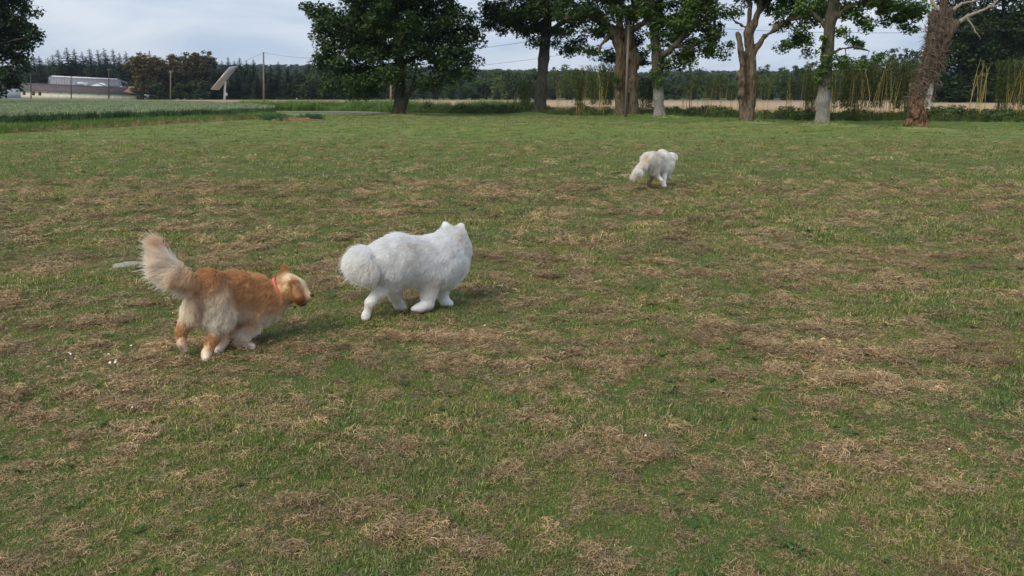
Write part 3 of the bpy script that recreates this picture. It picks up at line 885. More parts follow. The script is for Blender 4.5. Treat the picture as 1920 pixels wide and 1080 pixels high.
big_tree('oak_tree', 'gnarled brown tree split by a long hollow, forking into bare limbs', 'e', TB['e'][1],
  [[(1397, 240, .30), (1396, 225, .28), (1393, 195, .17), (1391, 160, .18), (1393, 130, .16), (1390, 100, .18), (1385, 72, .16), (1382, 62, .12)],
   [(1401, 200, .17, .26), (1401, 150, .17, .26), (1400, 100, .17, .22)],
   [(1405, 238, .34, 0, 1), (1406, 215, .33), (1412, 180, .23), (1412, 140, .23), (1407, 100, .24), (1402, 62, .24), (1416, 44, .21), (1424, 18, .15), (1428, -20, .11), (1432, -80, .07)],
   [(1402, 66, .2), (1404, 45, .12, .3), (1406, 10, .09, .5), (1400, -40, .06, .5)],
   [(1409, 112, .18), (1418, 90, .15), (1436, 68, .13, -.2), (1455, 52, .115, -.4), (1478, 36, .10, -.5), (1498, 12, .085, -.6), (1512, -10, .07, -.6), (1540, -60, .05)],
   [(1402, 55, .08), (1384, 44, .035, -.3), (1374, 38, .02, -.5)], [(1424, 22, .12), (1445, 0, .08, .5), (1470, -25, .05, 1)],
   [(1478, 37, .08, -.5), (1510, 30, .04, -.6), (1530, 45, .02, -.6)]],
  [(1430, 6, 75, 20), (1498, 16, 62, 28), (1390, 8, 34, 22), (1490, 62, 34, 34), (1505, 98, 26, 18), (1462, 42, 16, 16), (1470, -45, 110, 38), (1400, -30, 50, 30), (1382, 20, 16, 16), (1520, 60, 28, 28), (1545, 28, 30, 26), (1470, 95, 22, 16)],
  M_bark_warm, M_leaf_mid, 15, lsize=0.138, cnt=112, dens=2.0, thr=.32, R=.5, h=.045, amp=.09, k=.04, group=ROWG,
  cuts=[[(1402, 198, .10, -.3), (1401, 165, .13, -.25), (1400, 125, .09, -.25), (1396, 85, .07, -.2)]],
  knobs=[(1384, 66, .15, 0), (1389, 93, .17, -.1), (1386, 144, .20, -.12), (1391, 155, .16, -.2), (1388, 178, .15, -.1), (1395, 120, .15, -.15), (1384, 138, .13, 0)])
big_tree('oak_tree', 'pale footed tree with leafy sprouts along its trunk, second from the right', 'f', TB['f'][1],
  [[(1541, 243, .40), (1541, 228, .34), (1543, 190, .32), (1548, 140, .29), (1552, 90, .27), (1557, 40, .26), (1564, 5, .24), (1568, -50, .16), (1572, -110, .08)],
   [(1558, 42, .16), (1572, 28, .12, -.3), (1590, 14, .09, -.5), (1620, 2, .07, -.7), (1665, 2, .045, -1), (1700, 15, .03, -1)],
   [(1556, 60, .14), (1535, 35, .09, .5), (1510, 15, .05, .8)], [(1552, 105, .1), (1575, 92, .06, -.5), (1605, 88, .04, -.8), (1630, 96, .02, -.8)]],
  [(1625, 8, 85, 20), (1672, 22, 58, 28), (1715, 20, 36, 22), (1590, 22, 22, 20), (1598, 92, 38, 18), (1612, 112, 36, 17), (1560, 98, 22, 30), (1620, -40, 110, 36), (1700, 45, 22, 14), (1530, 10, 30, 18), (1640, 42, 50, 16), (1585, 70, 20, 20), (1575, 118, 28, 18)],
  M_bark_foot, M_leaf_mid, 16, lsize=0.138, cnt=112, dens=2.2, thr=.30, R=.48, h=.045, amp=.06, k=.06, group=ROWG,
  ivy=[(1545, 108, 15, 22, -.4, .5), (1538, 136, 14, 16, -.4, .5), (1548, 160, 14, 8, -.3, .4), (1545, 78, 12, 14, -.3, .4), (1562, 110, 12, 14, -.4, .4)])

# the dead leaning tree
m, t, out = new_mat('dead_tree_bark'); p = principled(t, out, .9, .1)
n = noise_n(t, 9, 7, stretch=(1.4, 1.4, .3), rough=.7)
r = ramp(t, [(.36, (.030, .022, .017)), (.66, (.17, .125, .095))], n)
g_ = t.nodes.new('ShaderNodeNewGeometry'); sx = t.nodes.new('ShaderNodeSeparateXYZ'); t.links.new(g_.outputs['Position'], sx.inputs[0])
wv = t.nodes.new('ShaderNodeMath'); wv.operation = 'MULTIPLY_ADD'; wv.inputs[1].default_value = 1.0
t.links.new(noise_n(t, 2.2, 4), wv.inputs[0]); t.links.new(sx.outputs['Z'], wv.inputs[2])
mr = t.nodes.new('ShaderNodeMapRange'); mr.inputs['From Min'].default_value = 2.0; mr.inputs['From Max'].default_value = 2.25; mr.inputs['To Min'].default_value = 1; mr.inputs['To Max'].default_value = 0
t.links.new(wv.outputs[0], mr.inputs['Value'])
r2 = ramp(t, [(.36, (.035, .021, .013)), (.5, (.13, .075, .042)), (.68, (.26, .165, .10))], noise_n(t, 7, 6, stretch=(1.3, 1.3, .6)))
c = mixc(t, mr.outputs[0], r.outputs[0], r2.outputs[0])
# bleached patch of bare wood
gb = TB['g']
vm = t.nodes.new('ShaderNodeVectorMath'); vm.operation = 'DISTANCE'
_w = at(1746, 184, gb[1] - .35); vm.inputs[1].default_value = tuple(_w * np.array([1, .6, .55]))
mp = t.nodes.new('ShaderNodeMapping'); mp.inputs['Scale'].default_value = (1, .6, .55); t.links.new(g_.outputs['Position'], mp.inputs[0]); t.links.new(mp.outputs[0], vm.inputs[0])
sb = t.nodes.new('ShaderNodeMath'); sb.operation = 'MULTIPLY_ADD'; sb.inputs[1].default_value = .7; t.links.new(noise_n(t, 6, 4), sb.inputs[0]); t.links.new(vm.outputs['Value'], sb.inputs[2])
mr2 = t.nodes.new('ShaderNodeMapRange'); mr2.inputs['From Min'].default_value = .56; mr2.inputs['From Max'].default_value = .66; mr2.inputs['To Min'].default_value = 1; mr2.inputs['To Max'].default_value = 0
t.links.new(sb.outputs[0], mr2.inputs['Value'])
c = mixc(t, mr2.outputs[0], c, (.50, .48, .46))
t.links.new(c, p.inputs['Base Color']); bumpn(t, p, n, 1, .07)
M_dead = m
gt = big_tree('dead_tree', 'dead leaning tree with shaggy brown vine and bare orange wood at its foot', 'g', gb[1],
  [[(1717, 252, .42), (1718, 238, .42), (1724, 205, .44), (1733, 175, .40), (1742, 145, .36), (1752, 110, .36), (1762, 75, .36), (1768, 50, .34), (1769, 25, .24), (1770, 0, .20), (1774, -50, .12)],
   [(1730, 150, .28, .1), (1742, 110, .22, -.1), (1748, 70, .24, .1), (1755, 30, .20, .2)],
   [(1776, 56, .26, -.1), (1788, 49, .15, -.2), (1796, 43, .10, -.3)], [(1768, 25, .12), (1785, 20, .09, -.1)]],
  None, M_dead, None, 17, h=.042, amp=.15, k=.035, group=ROWG,
  cuts=[[(1737, 145, .10, -.42), (1745, 118, .12, -.42), (1750, 95, .08, -.42)]],
  knobs=[(1783, 52, .22, -.2), (1776, 60, .2, -.3), (1745, 140, .25, -.2), (1716, 215, .2, -.3), (1702, 232, .2, -.1), (1728, 165, .25, .1)])
M_pale_wood = simple('bleached_dead_wood', (.26, .215, .18), .9, .1, .3, 6, stretch=(1, 1, .3))
for pts_ in ([(1786, 50, .15, -.2), (1802, 39, .10, -.3), (1815, 30, .085, -.4), (1835, 22, .065, -.5), (1850, 17, .055, -.5), (1865, 6, .045, -.6), (1876, -4, .04, -.6), (1900, -18, .02, -.6)],
             [(1812, 33, .05, -.4), (1822, 46, .04, -.45), (1829, 60, .032, -.5), (1836, 68, .022, -.5), (1839, 74, .010, -.5)],
             [(1776, 30, .14), (1790, 16, .09, -.2), (1805, 6, .06, -.2), (1830, 2, .04, -.3), (1860, -6, .02, -.3)],
             [(1845, 18, .035, -.5), (1858, 14, .025, -.4), (1868, 13, .010, -.4)], [(1765, 22, .1), (1748, 5, .07, .2), (1738, -20, .04, .3)]):
    P_, R_ = px_chain(pts_, gb[1]); u_ = np.linspace(0, len(P_) - 1, len(P_) * 4)
    PP = np.stack([np.interp(u_, range(len(P_)), P_[:, q]) for q in range(3)], 1); PP[1:-1] += np.random.default_rng(2).normal(0, .012, PP[1:-1].shape)
    mb = MB(); mb.tube(PP - np.array(gt.location), np.interp(u_, range(len(P_)), R_), 7); mb.build('dead_branch', M_pale_wood, gt, smooth=True)
# vine: a tangle of thin dead stems over the trunk
g = np.random.default_rng(5); mb = MB()
ax_p, ax_r = px_chain([(1722, 190, .42), (1733, 165, .44), (1742, 135, .42), (1752, 100, .44), (1757, 60, .46), (1764, 25, .34)], gb[1])
for i in range(950):
    u = g.random() * (len(ax_p) - 1.001); k = int(u); f_ = u - k
    c0 = ax_p[k] * (1 - f_) + ax_p[k + 1] * f_; rr = (ax_r[k] * (1 - f_) + ax_r[k + 1] * f_)
    th = g.random() * 6.283; d = np.array([math.cos(th), math.sin(th) , g.normal(0, .3)])
    q = [c0 + d * rr * g.uniform(.9, 1.08)]
    v = d * .3 + g.normal(0, .6, 3)
    for s in range(5):
        v = v + g.normal(0, .5, 3) + np.array([0, 0, -.12]); v /= np.linalg.norm(v); q.append(q[-1] + v * g.uniform(.05, .12))
    mb.tube(q, np.linspace(.015, .005, 6), 3, a=g.random(), cap=False)
M_vine = leaf_mat('dead_vine', [(0, (.05, .035, .028)), (1, (.27, .20, .15))], 0, .8, False)
mv = mb.mesh('vine'); co = np.concatenate(mb.v) - np.array(gt.location); mv.vertices.foreach_set('co', co.astype(np.float32).ravel())
tag(obj('dead_vine', mv, M_vine, gt), kind='stuff')

# ------------------------------------------------------------------ background trees (shared meshes)
M_spruce = leaf_mat('spruce_needles', [(0, (.014, .026, .014)), (.6, (.026, .046, .022)), (1, (.05, .075, .032))], .1, .7)
M_back = leaf_mat('far_leaves', [(0, (.026, .052, .018)), (.6, (.055, .098, .032)), (1, (.10, .155, .055))], .25, .6)
M_copper = leaf_mat('copper_leaves', [(0, (.042, .042, .015)), (.55, (.098, .080, .028)), (1, (.20, .135, .05))], .25, .6)
M_willow = leaf_mat('light_leaves', [(0, (.06, .10, .03)), (.6, (.11, .165, .048)), (1, (.17, .23, .075))], .3, .6)

def conifer(seed, dense=1.0, n=1500):
    """height 1, returns trunk mesh and crown mesh"""
    g = np.random.default_rng(seed); mb = MB(); V = []; T = []
    mb.tube([[0, 0, -.02], [0, 0, .5], [0, 0, .99]], [.014, .009, .002], 6)
    lay = 38
    for L in range(lay):
        z = .06 + .94 * (L / lay) ** .95; R = (.225 * (1 - z) ** .62 + .004) * g.uniform(.75, 1.12)
        nb = max(6, int(9 * (1 - z) + 6))
        for b in range(nb):
            az = g.random() * 6.283; rl = R * g.uniform(.65, 1.1); d = np.array([math.cos(az), math.sin(az), 0]); s = np.array([-d[1], d[0], 0])
            segs = 4 if z < .8 else 2
            for q in range(segs):
                u0 = q / segs; u1 = (q + 1.25) / segs
                w = rl * .26 * (1 - .5 * u0) + .004
                def pt(u, sgn): return np.array([0, 0, z]) + d * rl * u + s * w * sgn + np.array([0, 0, -.30 * rl * u + .16 * rl * u * u * 1.0 + g.normal(0, .004)])
                V += [pt(u0, 0), pt((u0 + u1) / 2, 1) - [0, 0, w * .6], pt(u1, 0), pt((u0 + u1) / 2, -1) - [0, 0, w * .6]]
                T += [g.random()] * 4
    V = np.array(V); 
    return mb.mesh('trunk'), mesh('crown', V, np.arange(len(V)).reshape(-1, 4), {'tint': np.array(T)})
def broadleaf(seed, n_cl=120, cnt=22, size=.035, wide=.36, low=.1):
    g = np.random.default_rng(seed); mb = MB()
    mb.tube([[0, 0, -.02], [.005, 0, .3], [0, .01, .65]], [.022, .018, .006], 6)
    C = []
    nl = g.integers(7, 11)
    lobes = [(np.array([g.normal(0, wide * .45), g.normal(0, wide * .45), g.uniform(low + .15, .8)]), g.uniform(.13, .22)) for _ in range(nl)] + [(np.array([0, 0, .82]), .17)]
    for i in range(n_cl):
        c, r = lobes[g.integers(len(lobes))]; d = g.normal(0, 1, 3); d /= np.linalg.norm(d)
        C.append(c + d * r * g.random() ** .3)
    C = np.array(C); C = C[C[:, 2] > low * .5]
    for c in C[::5]:
        mb.tube([[0, 0, c[2] * .55], c], [.006, .002], 3, cap=False)
    V, Q, T = leaf_quads(C, .06, cnt, size, g)
    zs = V[:, 2].max(); V[:, 2] /= zs
    return mb.mesh('trunk'), mesh('crown', V, Q, {'tint': T})
CON = [conifer(k) for k in range(5)]
BRD = [broadleaf(20 + k) for k in range(5)]
BRD2 = [broadleaf(40 + k, wide=.42, low=.0, n_cl=150, cnt=30) for k in range(4)]
def set_mats(pairs, bark, leaf):
    out_ = []
    for a_, b_ in pairs:
        a2 = a_.copy(); b2 = b_.copy(); a2.materials.clear(); b2.materials.clear(); a2.materials.append(bark); b2.materials.append(leaf); out_.append((a2, b2))
    return out_
SPR = set_mats(CON, M_twig, M_spruce); FAR = set_mats(BRD, M_twig, M_back); COP = set_mats(BRD2, M_twig, M_copper)
WIL = set_mats(BRD, M_twig, M_willow); FAR2 = set_mats(BRD2, M_twig, M_back)
def bg_tree(name, kinds, x, y, z, h, label, group, w=1.0, rot=None):
    o = empty(name, (x, y, z), label, 'tree', group)
    tm, cm = kinds[rng.integers(len(kinds))]
    for nm, me in (('trunk', tm), ('crown', cm)):
        c = bpy.data.objects.new(nm, me); COL.objects.link(c); c.parent = o
    o.scale = (h * w, h * w, h); o.rotation_euler = (0, 0, rng.random() * 6.283 if rot is None else rot)
    return o
def row(name, kinds, Y, items, label0, group, w=1.0, base=189):
    ORD = ['leftmost', 'second', 'third', 'fourth', 'fifth', 'sixth', 'seventh', 'eighth', 'ninth', 'tenth', 'eleventh', 'twelfth', 'thirteenth', 'fourteenth', 'fifteenth']
    for k_, (px, top) in enumerate(sorted(items)):
        label = label0.replace('{n}', ORD[min(k_, 14)])
        y = Y + rng.uniform(-.04, .04) * Y
        b = at(px, base, y); tp = at(px, top, y)
        bg_tree(name, kinds, b[0], y, min(b[2], 0) if b[2] < 1 else b[2], (tp[2] - b[2]) , label, group, w)
r_ = np.random.default_rng(3)
def spread(x0, x1, n, t0, t1):
    xs = np.linspace(x0, x1, n) + r_.uniform(-.35, .35, n) * (x1 - x0) / n
    return [(float(a), float(b)) for a, b in zip(xs, r_.uniform(t0, t1, n))]
# behind the hall
row('spruce_tree', SPR, 352, [(60, 108), (84, 103), (120, 92), (137, 88), (151, 90), (165, 96), (179, 90), (194, 92), (206, 89), (222, 91), (233, 98), (246, 95), (272, 95), (290, 94)], '{n} from the left of the pointed spruces behind the grey hall', 'spruces behind the barn', 1.15)
row('spruce_tree', SPR, 368, spread(30, 300, 24, 100, 118), 'dark spruce filling the row behind the grey roofed hall', 'spruces behind the barn', 1.5)
row('copper_tree', COP, 290, [(274, 97), (286, 103), (304, 104), (328, 100), (352, 97), (384, 93), (400, 104), (276, 118), (292, 112), (314, 110), (342, 108), (370, 102)], '{n} from the left of the copper green trees right of the barn', 'copper green trees right of the barn', 1.0)
row('bushy_tree', FAR2, 275, [(283, 148), (300, 152), (318, 157), (338, 154), (362, 150), (386, 150)], '{n} from the left of the low dark bushes under the copper trees', 'low bushes under the copper trees', 1.5)
row('spruce_tree', SPR, 285, [(408, 108), (422, 112), (434, 106), (445, 112), (455, 107), (468, 112), (480, 110), (500, 116), (512, 120), (526, 114), (545, 122), (560, 126), (583, 112), (600, 118), (620, 120)], '{n} from the left of the pointed spruces behind the solar tracker', 'spruces behind the solar tracker', 1.35)
row('spruce_tree', SPR, 270, spread(400, 700, 18, 124, 140), 'dark low spruce in front of the taller ones left of the oak', 'spruces behind the solar tracker', 1.9)
row('broadleaf_tree', FAR, 262, spread(556, 700, 7, 128, 140), '{n} from the left of the dark broadleaf trees left of the oak', 'trees beyond the pale field', 1.2)
row('broadleaf_tree', FAR, 300, spread(660, 1010, 18, 124, 142), 'dark broadleaf tree beyond the pale field behind the oak', 'trees beyond the pale field', 1.15)
row('broadleaf_tree', FAR2, 270, spread(660, 1010, 14, 145, 160), 'low bushy tree at the far edge of the pale field behind the oak', 'trees beyond the pale field', 1.6)
row('willow_tree', WIL, 262, [(935, 140), (962, 132), (1040, 124), (1062, 130), (1088, 136), (1300, 138), (1345, 133), (1388, 142), (1430, 136), (1500, 128), (1530, 124), (1560, 128)], '{n} from the left of the light green trees behind the bamboo', 'light green trees beyond the pale field', .8)
row('broadleaf_tree', FAR, 310, spread(1010, 1500, 22, 120, 148), 'mid green tree beyond the pale field behind the tree row', 'trees beyond the pale field', 1.15)
row('broadleaf_tree', FAR2, 275, spread(1010, 1700, 22, 142, 160), 'low bushy tree at the far edge of the pale field behind the tree row', 'trees beyond the pale field', 1.6)
row('broadleaf_tree', FAR, 240, [(1465, 122), (1490, 118), (1515, 112), (1540, 108), (1580, 104), (1640, 92), (1668, 88), (1685, 86), (1705, 90), (1725, 92), (1745, 96), (1610, 100)], '{n} from the left of the taller rounded trees left of the dead tree', 'tall trees beyond the pale field', .75)
row('broadleaf_tree', FAR2, 225, spread(1480, 1760, 12, 130, 150), '{n} from the left of the low bushy trees left of the dead tree', 'tall trees beyond the pale field', 1.4)
# big dark trees at both edges of the picture
def near_tree(name, label, px, base_py, Y, stems, blobs, bark, leafm, seed, lsize, cnt, dens, thr=.34, R=1.2, group=None):
    TB['_'] = at(px, base_py, Y); TB['_'][2] = 0
    r = big_tree(name, label, '_', Y, stems, blobs, bark, leafm, seed, lsize=lsize, cnt=cnt, dens=dens, thr=thr, R=R, h=.12, amp=.05, k=.1, group=group)
    r.location = (*TB['_'][:2], 0)
    del TB['_']
    return r
M_leaf_deep = leaf_mat('deep_green_leaves', [(0, (.014, .032, .011)), (.6, (.030, .060, .018)), (1, (.06, .098, .028))], .3, .5, False, (.25, (.65, .7, .75), (1.35, 1.3, 1.05)))
near_tree('broadleaf_tree', 'huge dark tree cut off by the left edge, leafy boughs over the barn', -25, 196, 105,
  [[(-25, 200, .6), (-25, 150, .5), (-22, 90, .4), (-20, 20, .3), (-20, -60, .2)], [(-24, 110, .3), (10, 80, .15, -1), (50, 70, .08, -2)], [(-22, 60, .3), (10, 30, .15, 1), (40, 15, .08, 1)]],
  [(-15, 60, 60, 80), (35, 30, 30, 34), (45, 76, 34, 16), (20, 130, 30, 40), (-10, 160, 34, 22), (-40, -40, 90, 60), (62, 58, 12, 18), (10, 75, 32, 46)],
  M_bark, M_leaf_deep, 31, .34, 90, .32, thr=.26, R=1.3)
rp = [('tall dark tree right behind the dead leaning tree', 1800, 150, [(1800, 60, 60, 70), (1775, 120, 38, 45), (1800, -60, 80, 60), (1830, 150, 45, 30), (1790, 165, 40, 20), (1845, 100, 35, 50)]),
      ('dense dark tree at the right edge behind the pale bamboo canes', 1880, 160, [(1880, 60, 60, 70), (1870, 140, 50, 40), (1885, -60, 80, 60), (1900, 165, 40, 25), (1855, 110, 35, 40)]),
      ('broad dark tree mostly cut off by the right edge', 1965, 150, [(1960, 50, 70, 80), (1950, 140, 60, 45), (1965, -60, 80, 60), (1925, 100, 25, 50)])]
for i, (lb, px, Y, bl) in enumerate(rp):
    near_tree('broadleaf_tree', lb, px, 196, Y, [[(px, 200, .6), (px, 150, .5), (px + 3, 60, .4), (px, -40, .2)], [(px, 100, .3), (px + 30, 60, .15), (px + 45, 30, .1)], [(px, 110, .3), (px - 30, 80, .15), (px - 45, 60, .1)]],
      bl, M_bark, M_leaf_deep, 41 + i, .48, 90, .10, thr=.26, R=2.0, group='big dark trees at the right edge')
row('spruce_tree', SPR, 175, [(1800, 60), (1835, 20), (1862, 5), (1900, -10), (1930, 0)], '{n} from the left of the tall spruces near the right edge', 'spruces at the right edge', 1.2, base=194)
row('bushy_tree', FAR2, 146, spread(1748, 1990, 9, 150, 168), '{n} from the left of the low bushes under the right hand trees', 'bushes under the right hand trees', 2.2, base=195)
# the same wood goes on beyond the frame
row('broadleaf_tree', FAR2, 110, [(-150, 20), (-260, 0)], 'dark tree beyond the left edge', 'trees past the left edge', .9, base=196)

# bamboo ------------------------------------------------------------
M_culm = leaf_mat('bamboo_culm', [(0, (.20, .17, .05)), (1, (.46, .36, .14))], 0, .4, True)
M_bleaf = leaf_mat('bamboo_leaves', [(0, (.04, .065, .016)), (.6, (.085, .115, .032)), (1, (.15, .17, .06))], .35, .55, True)
def culm_mesh(seed):
    g = np.random.default_rng(seed); mb = MB()
    bend = g.uniform(.02, .16); ts = np.linspace(0, 1, 11)
    pts = np.stack([bend * ts ** 2.2, 0 * ts, ts * (1 - .1 * bend)], 1)
    mb.tube(pts, 0.0062 * (1 - .75 * ts), 5, a=g.random(), cap=False)
    for q in ts[1:-1]:                           # node rings
        z = q * (1 - .1 * bend); x = bend * q ** 2.2
        mb.tube([[x, 0, z - .0012], [x, 0, z + .0012]], [.0070 * (1 - .75 * q)] * 2, 5, a=.2)
    for i in range(12):
        q = g.uniform(.35, .98); az = g.random() * 6.283; b = np.array([bend * q ** 2.2, 0, q * (1 - .1 * bend)])
        d = np.array([math.cos(az) * .35, math.sin(az) * .35, 1]); mb.tube([b, b + d * .035, b + d * .08 + np.array([d[0] * .04, d[1] * .04, -.01])], [.0012, .001, .0006], 3, a=.4, cap=False)
    me = mb.mesh('culm'); me.materials.append(M_culm); return me
def bleaf_mesh(seed, n=2400, spread_=.17, low=.22):
    g = np.random.default_rng(seed); V = []
    cul = [(g.normal(0, .05), g.normal(0, .05), g.random() * 6.283, g.uniform(.6, 1)) for _ in range(30)]
    k = g.integers(0, 30, n); C = np.array(cul)[k]
    q = low + (1 - low) * g.random(n) ** .8; out_ = .03 + spread_ * q ** 1.6 * C[:, 3] * 1.1
    x = C[:, 0] * 1.2 + np.cos(C[:, 2]) * out_ + g.normal(0, .018, n); y = C[:, 1] * 1.2 + np.sin(C[:, 2]) * out_ + g.normal(0, .018, n); z = q * (.8 + .22 * C[:, 3])
    P = np.stack([x, y, z], 1)
    d = np.stack([np.cos(C[:, 2]) * .4 + g.normal(0, .45, n), np.sin(C[:, 2]) * .4 + g.normal(0, .45, n), np.abs(g.normal(.9, .5, n))], 1); d /= np.linalg.norm(d, axis=1)[:, None]
    s = np.cross(d, g.normal(0, 1, (n, 3))); s /= np.linalg.norm(s, axis=1)[:, None]
    L = g.uniform(.03, .065, n)[:, None]; W = L * .13
    V = np.stack([P, P + d * L * .45 - s * W, P + d * L, P + d * L * .45 + s * W], 1).reshape(-1, 3)
    me = mesh('leaves', V, np.arange(n * 4).reshape(-1, 4), {'tint': np.repeat(g.random(n), 4)}); me.materials.append(M_bleaf); return me
CU = [culm_mesh(60 + k) for k in range(6)]; BL = [bleaf_mesh(70 + k) for k in range(4)]; BLs = [bleaf_mesh(80 + k, 700, .2, .45) for k in range(2)]
def bamboo(px, top, width_px, n, label, leafy=True, off=1.6, lean=.0):
    g = np.random.default_rng(int(px))
    x0 = at(px, 225, 60)[0]
    for _ in range(4):
        Y = float(yfar(x0)) + off; x0 = at(px, 225, Y)[0]
    hgt = at(px, top, Y)[2]; w = width_px / F * Y
    root = empty('bamboo_clump', (x0, Y, 0), label, 'bamboo', 'bamboo clumps behind the row of trees')
    for i in range(n):
        c = bpy.data.objects.new('culm', CU[g.integers(len(CU))]); COL.objects.link(c); c.parent = root
        c.location = (g.uniform(-.42, .42) * w, g.normal(0, .35), -.05); hh = hgt * g.uniform(.72, 1.05)
        c.scale = (hh * 1.1, hh * 1.1, hh); c.rotation_euler = (g.normal(0, .05), g.normal(lean, .06), g.random() * 6.283)
    if leafy:
        nl = max(1, int(round(w / 1.3)))
        for i in range(nl):
            l = bpy.data.objects.new('leaves', BL[g.integers(len(BL))]); COL.objects.link(l); l.parent = root
            l.location = ((i + .5) / nl * w - w / 2, g.normal(0, .3), 0); l.scale = (hgt * 1.0, hgt * .9, hgt * g.uniform(.9, 1.03)); l.rotation_euler = (0, 0, g.random() * 6.283)
    elif leafy is None:
        l = bpy.data.objects.new('leaves', BLs[0]); COL.objects.link(l); l.parent = root; l.scale = (hgt, hgt, hgt)
    return root
for a_ in [(958, 135, 26, 6, 'sparse light bamboo tuft left of the straight dark trunk', None), (985, 148, 24, 7, 'short yellow green bamboo clump just left of the straight dark trunk', True),
           (1050, 132, 36, 6, 'thin bamboo clump right of the straight dark trunk', None), (1100, 128, 60, 16, 'wide dark bamboo thicket left of the double trunk', True), (1138, 124, 40, 14, 'dense bamboo clump touching the double trunk', True),
           (1212, 135, 30, 8, 'bamboo clump between the double trunk and the leafy grey trunk', True), (1290, 128, 50, 10, 'loose bamboo clump right of the leafy grey trunk', None), (1330, 140, 46, 9, 'loose bamboo clump midway to the hollow tree', None), (1365, 145, 34, 7, 'low bamboo clump left of the hollow tree', None),
           (1425, 140, 30, 5, 'thin canes just right of the hollow tree', None), (1475, 138, 34, 6, 'thin bamboo canes midway to the pale footed tree', None), (1512, 125, 34, 9, 'bamboo clump left of the pale footed tree', True),
           (1575, 118, 34, 12, 'bright yellow caned bamboo right of the pale footed tree', True), (1600, 112, 44, 14, 'tall dense bamboo in the middle of the thicket', True), (1640, 105, 46, 16, 'tallest dense bamboo with thick yellow canes', True), (1680, 112, 40, 14, 'feathery green bamboo left of the dead tree', True),
           (1700, 130, 30, 8, 'feathery bamboo touching the dead tree', True),
           (1832, 108, 66, 9, 'bare pale canes standing right of the dead tree', False), (1880, 115, 34, 10, 'bamboo clump near the right edge', True), (1912, 105, 40, 14, 'bamboo clump at the right edge', True)]:
    bamboo(*a_)

# ------------------------------------------------------------------ hills with forest
hx = np.linspace(-1600, 1600, 120); hy = np.linspace(560, 2600, 60)
HX, HY = np.meshgrid(hx, hy)
def hill_h(x, y):
    px = 960 + x / y * F
    ridge = np.interp(px, [-300, 300, 560, 700, 900, 1010, 1200, 1400, 1700, 2300], [44, 45, 46, 44, 37, 36, 34, 35, 34, 32])
    ridge = ridge + 5 * (fbm2(px * .006, px * 0, 2, 3) - .5)
    return ridge * sst(y, 620, 1250) * 1250 / F * 1.0 + 1.0
HZ = hill_h(HX, HY) - 3
i = np.arange(59)[:, None] * 120; j = np.arange(119)[None]
Q = np.stack([i + j, i + j + 1, i + 121 + j, i + 120 + j], -1).reshape(-1, 4)
tag(obj('hills', mesh('hills', np.stack([HX, HY, HZ], -1), Q, None, True), simple('hill_ground', (.03, .05, .02), .95, .1)), kind='structure')
n = 9000; y = 640 + 760 * rng.random(n) ** .8; x = rng.uniform(-1, 1, n) * .72 * y
P = np.stack([x, y, hill_h(x, y) - 4], 1)
cr = [a_.copy() for a_ in (BRD2[0][1], BRD2[1][1], CON[0][1])]
D = scatter('hill_forest', P, np.stack([0 * x, 0 * x, rng.random(n) * 6.283], 1), np.stack([rng.uniform(13, 19, n), rng.uniform(13, 19, n), rng.uniform(9, 13, n)], 1),
            rng.choice([0, 1, 0, 1, 2], n), cr, M_back, 'forest covering the far hills', 'forest')

# ------------------------------------------------------------------ haze
hb = MB(); hb.box((0, 1150, 60), (5200, 3100, 130))
hz = hb.build('haze', None)
m = bpy.data.materials.new('haze_air'); m.use_nodes = True; t = m.node_tree; t.nodes.clear()
o_ = t.nodes.new('ShaderNodeOutputMaterial'); v_ = t.nodes.new('ShaderNodeVolumePrincipled')
v_.inputs['Color'].default_value = (.72, .84, 1.0, 1); v_.inputs['Density'].default_value = .0001; v_.inputs['Anisotropy'].default_value = .0
t.links.new(v_.outputs[0], o_.inputs['Volume']); hz.data.materials.append(m); tag(hz, kind='stuff', label='thin haze over the fields')
# ------------------------------------------------------------------ buildings
M_cream = simple('cream_render', (.74, .69, .54), .9, .1, .07, .6)
m, t, out = new_mat('slate_sheet_roof'); p = principled(t, out, .85, .2)
r = ramp(t, [(.3, (.075, .06, .058)), (.7, (.125, .10, .095))], noise_n(t, .5, 5, stretch=(1, 1, 3))); t.links.new(r.outputs[0], p.inputs['Base Color']); M_roof = m
m, t, out = new_mat('rusty_roof_end'); p = principled(t, out, .85, .2)
r = ramp(t, [(.3, (.20, .11, .07)), (.7, (.30, .18, .12))], noise_n(t, 1.2, 5)); t.links.new(r.outputs[0], p.inputs['Base Color']); M_rust = m
M_hroof = simple('grey_hall_roof', (.22, .215, .24), .8, .25, .12, .8)
M_white = simple('white_paint', (.72, .73, .75), .7, .3, .05, 1)
M_teal = simple('teal_fascia', (.20, .30, .30), .7, .3)
M_blue = simple('blue_sheet', (.18, .24, .42), .6, .3)
M_door = simple('brown_shutter', (.15, .085, .07), .8, .2)
M_glass = simple('window_glass', (.25, .30, .38), .15, .5)

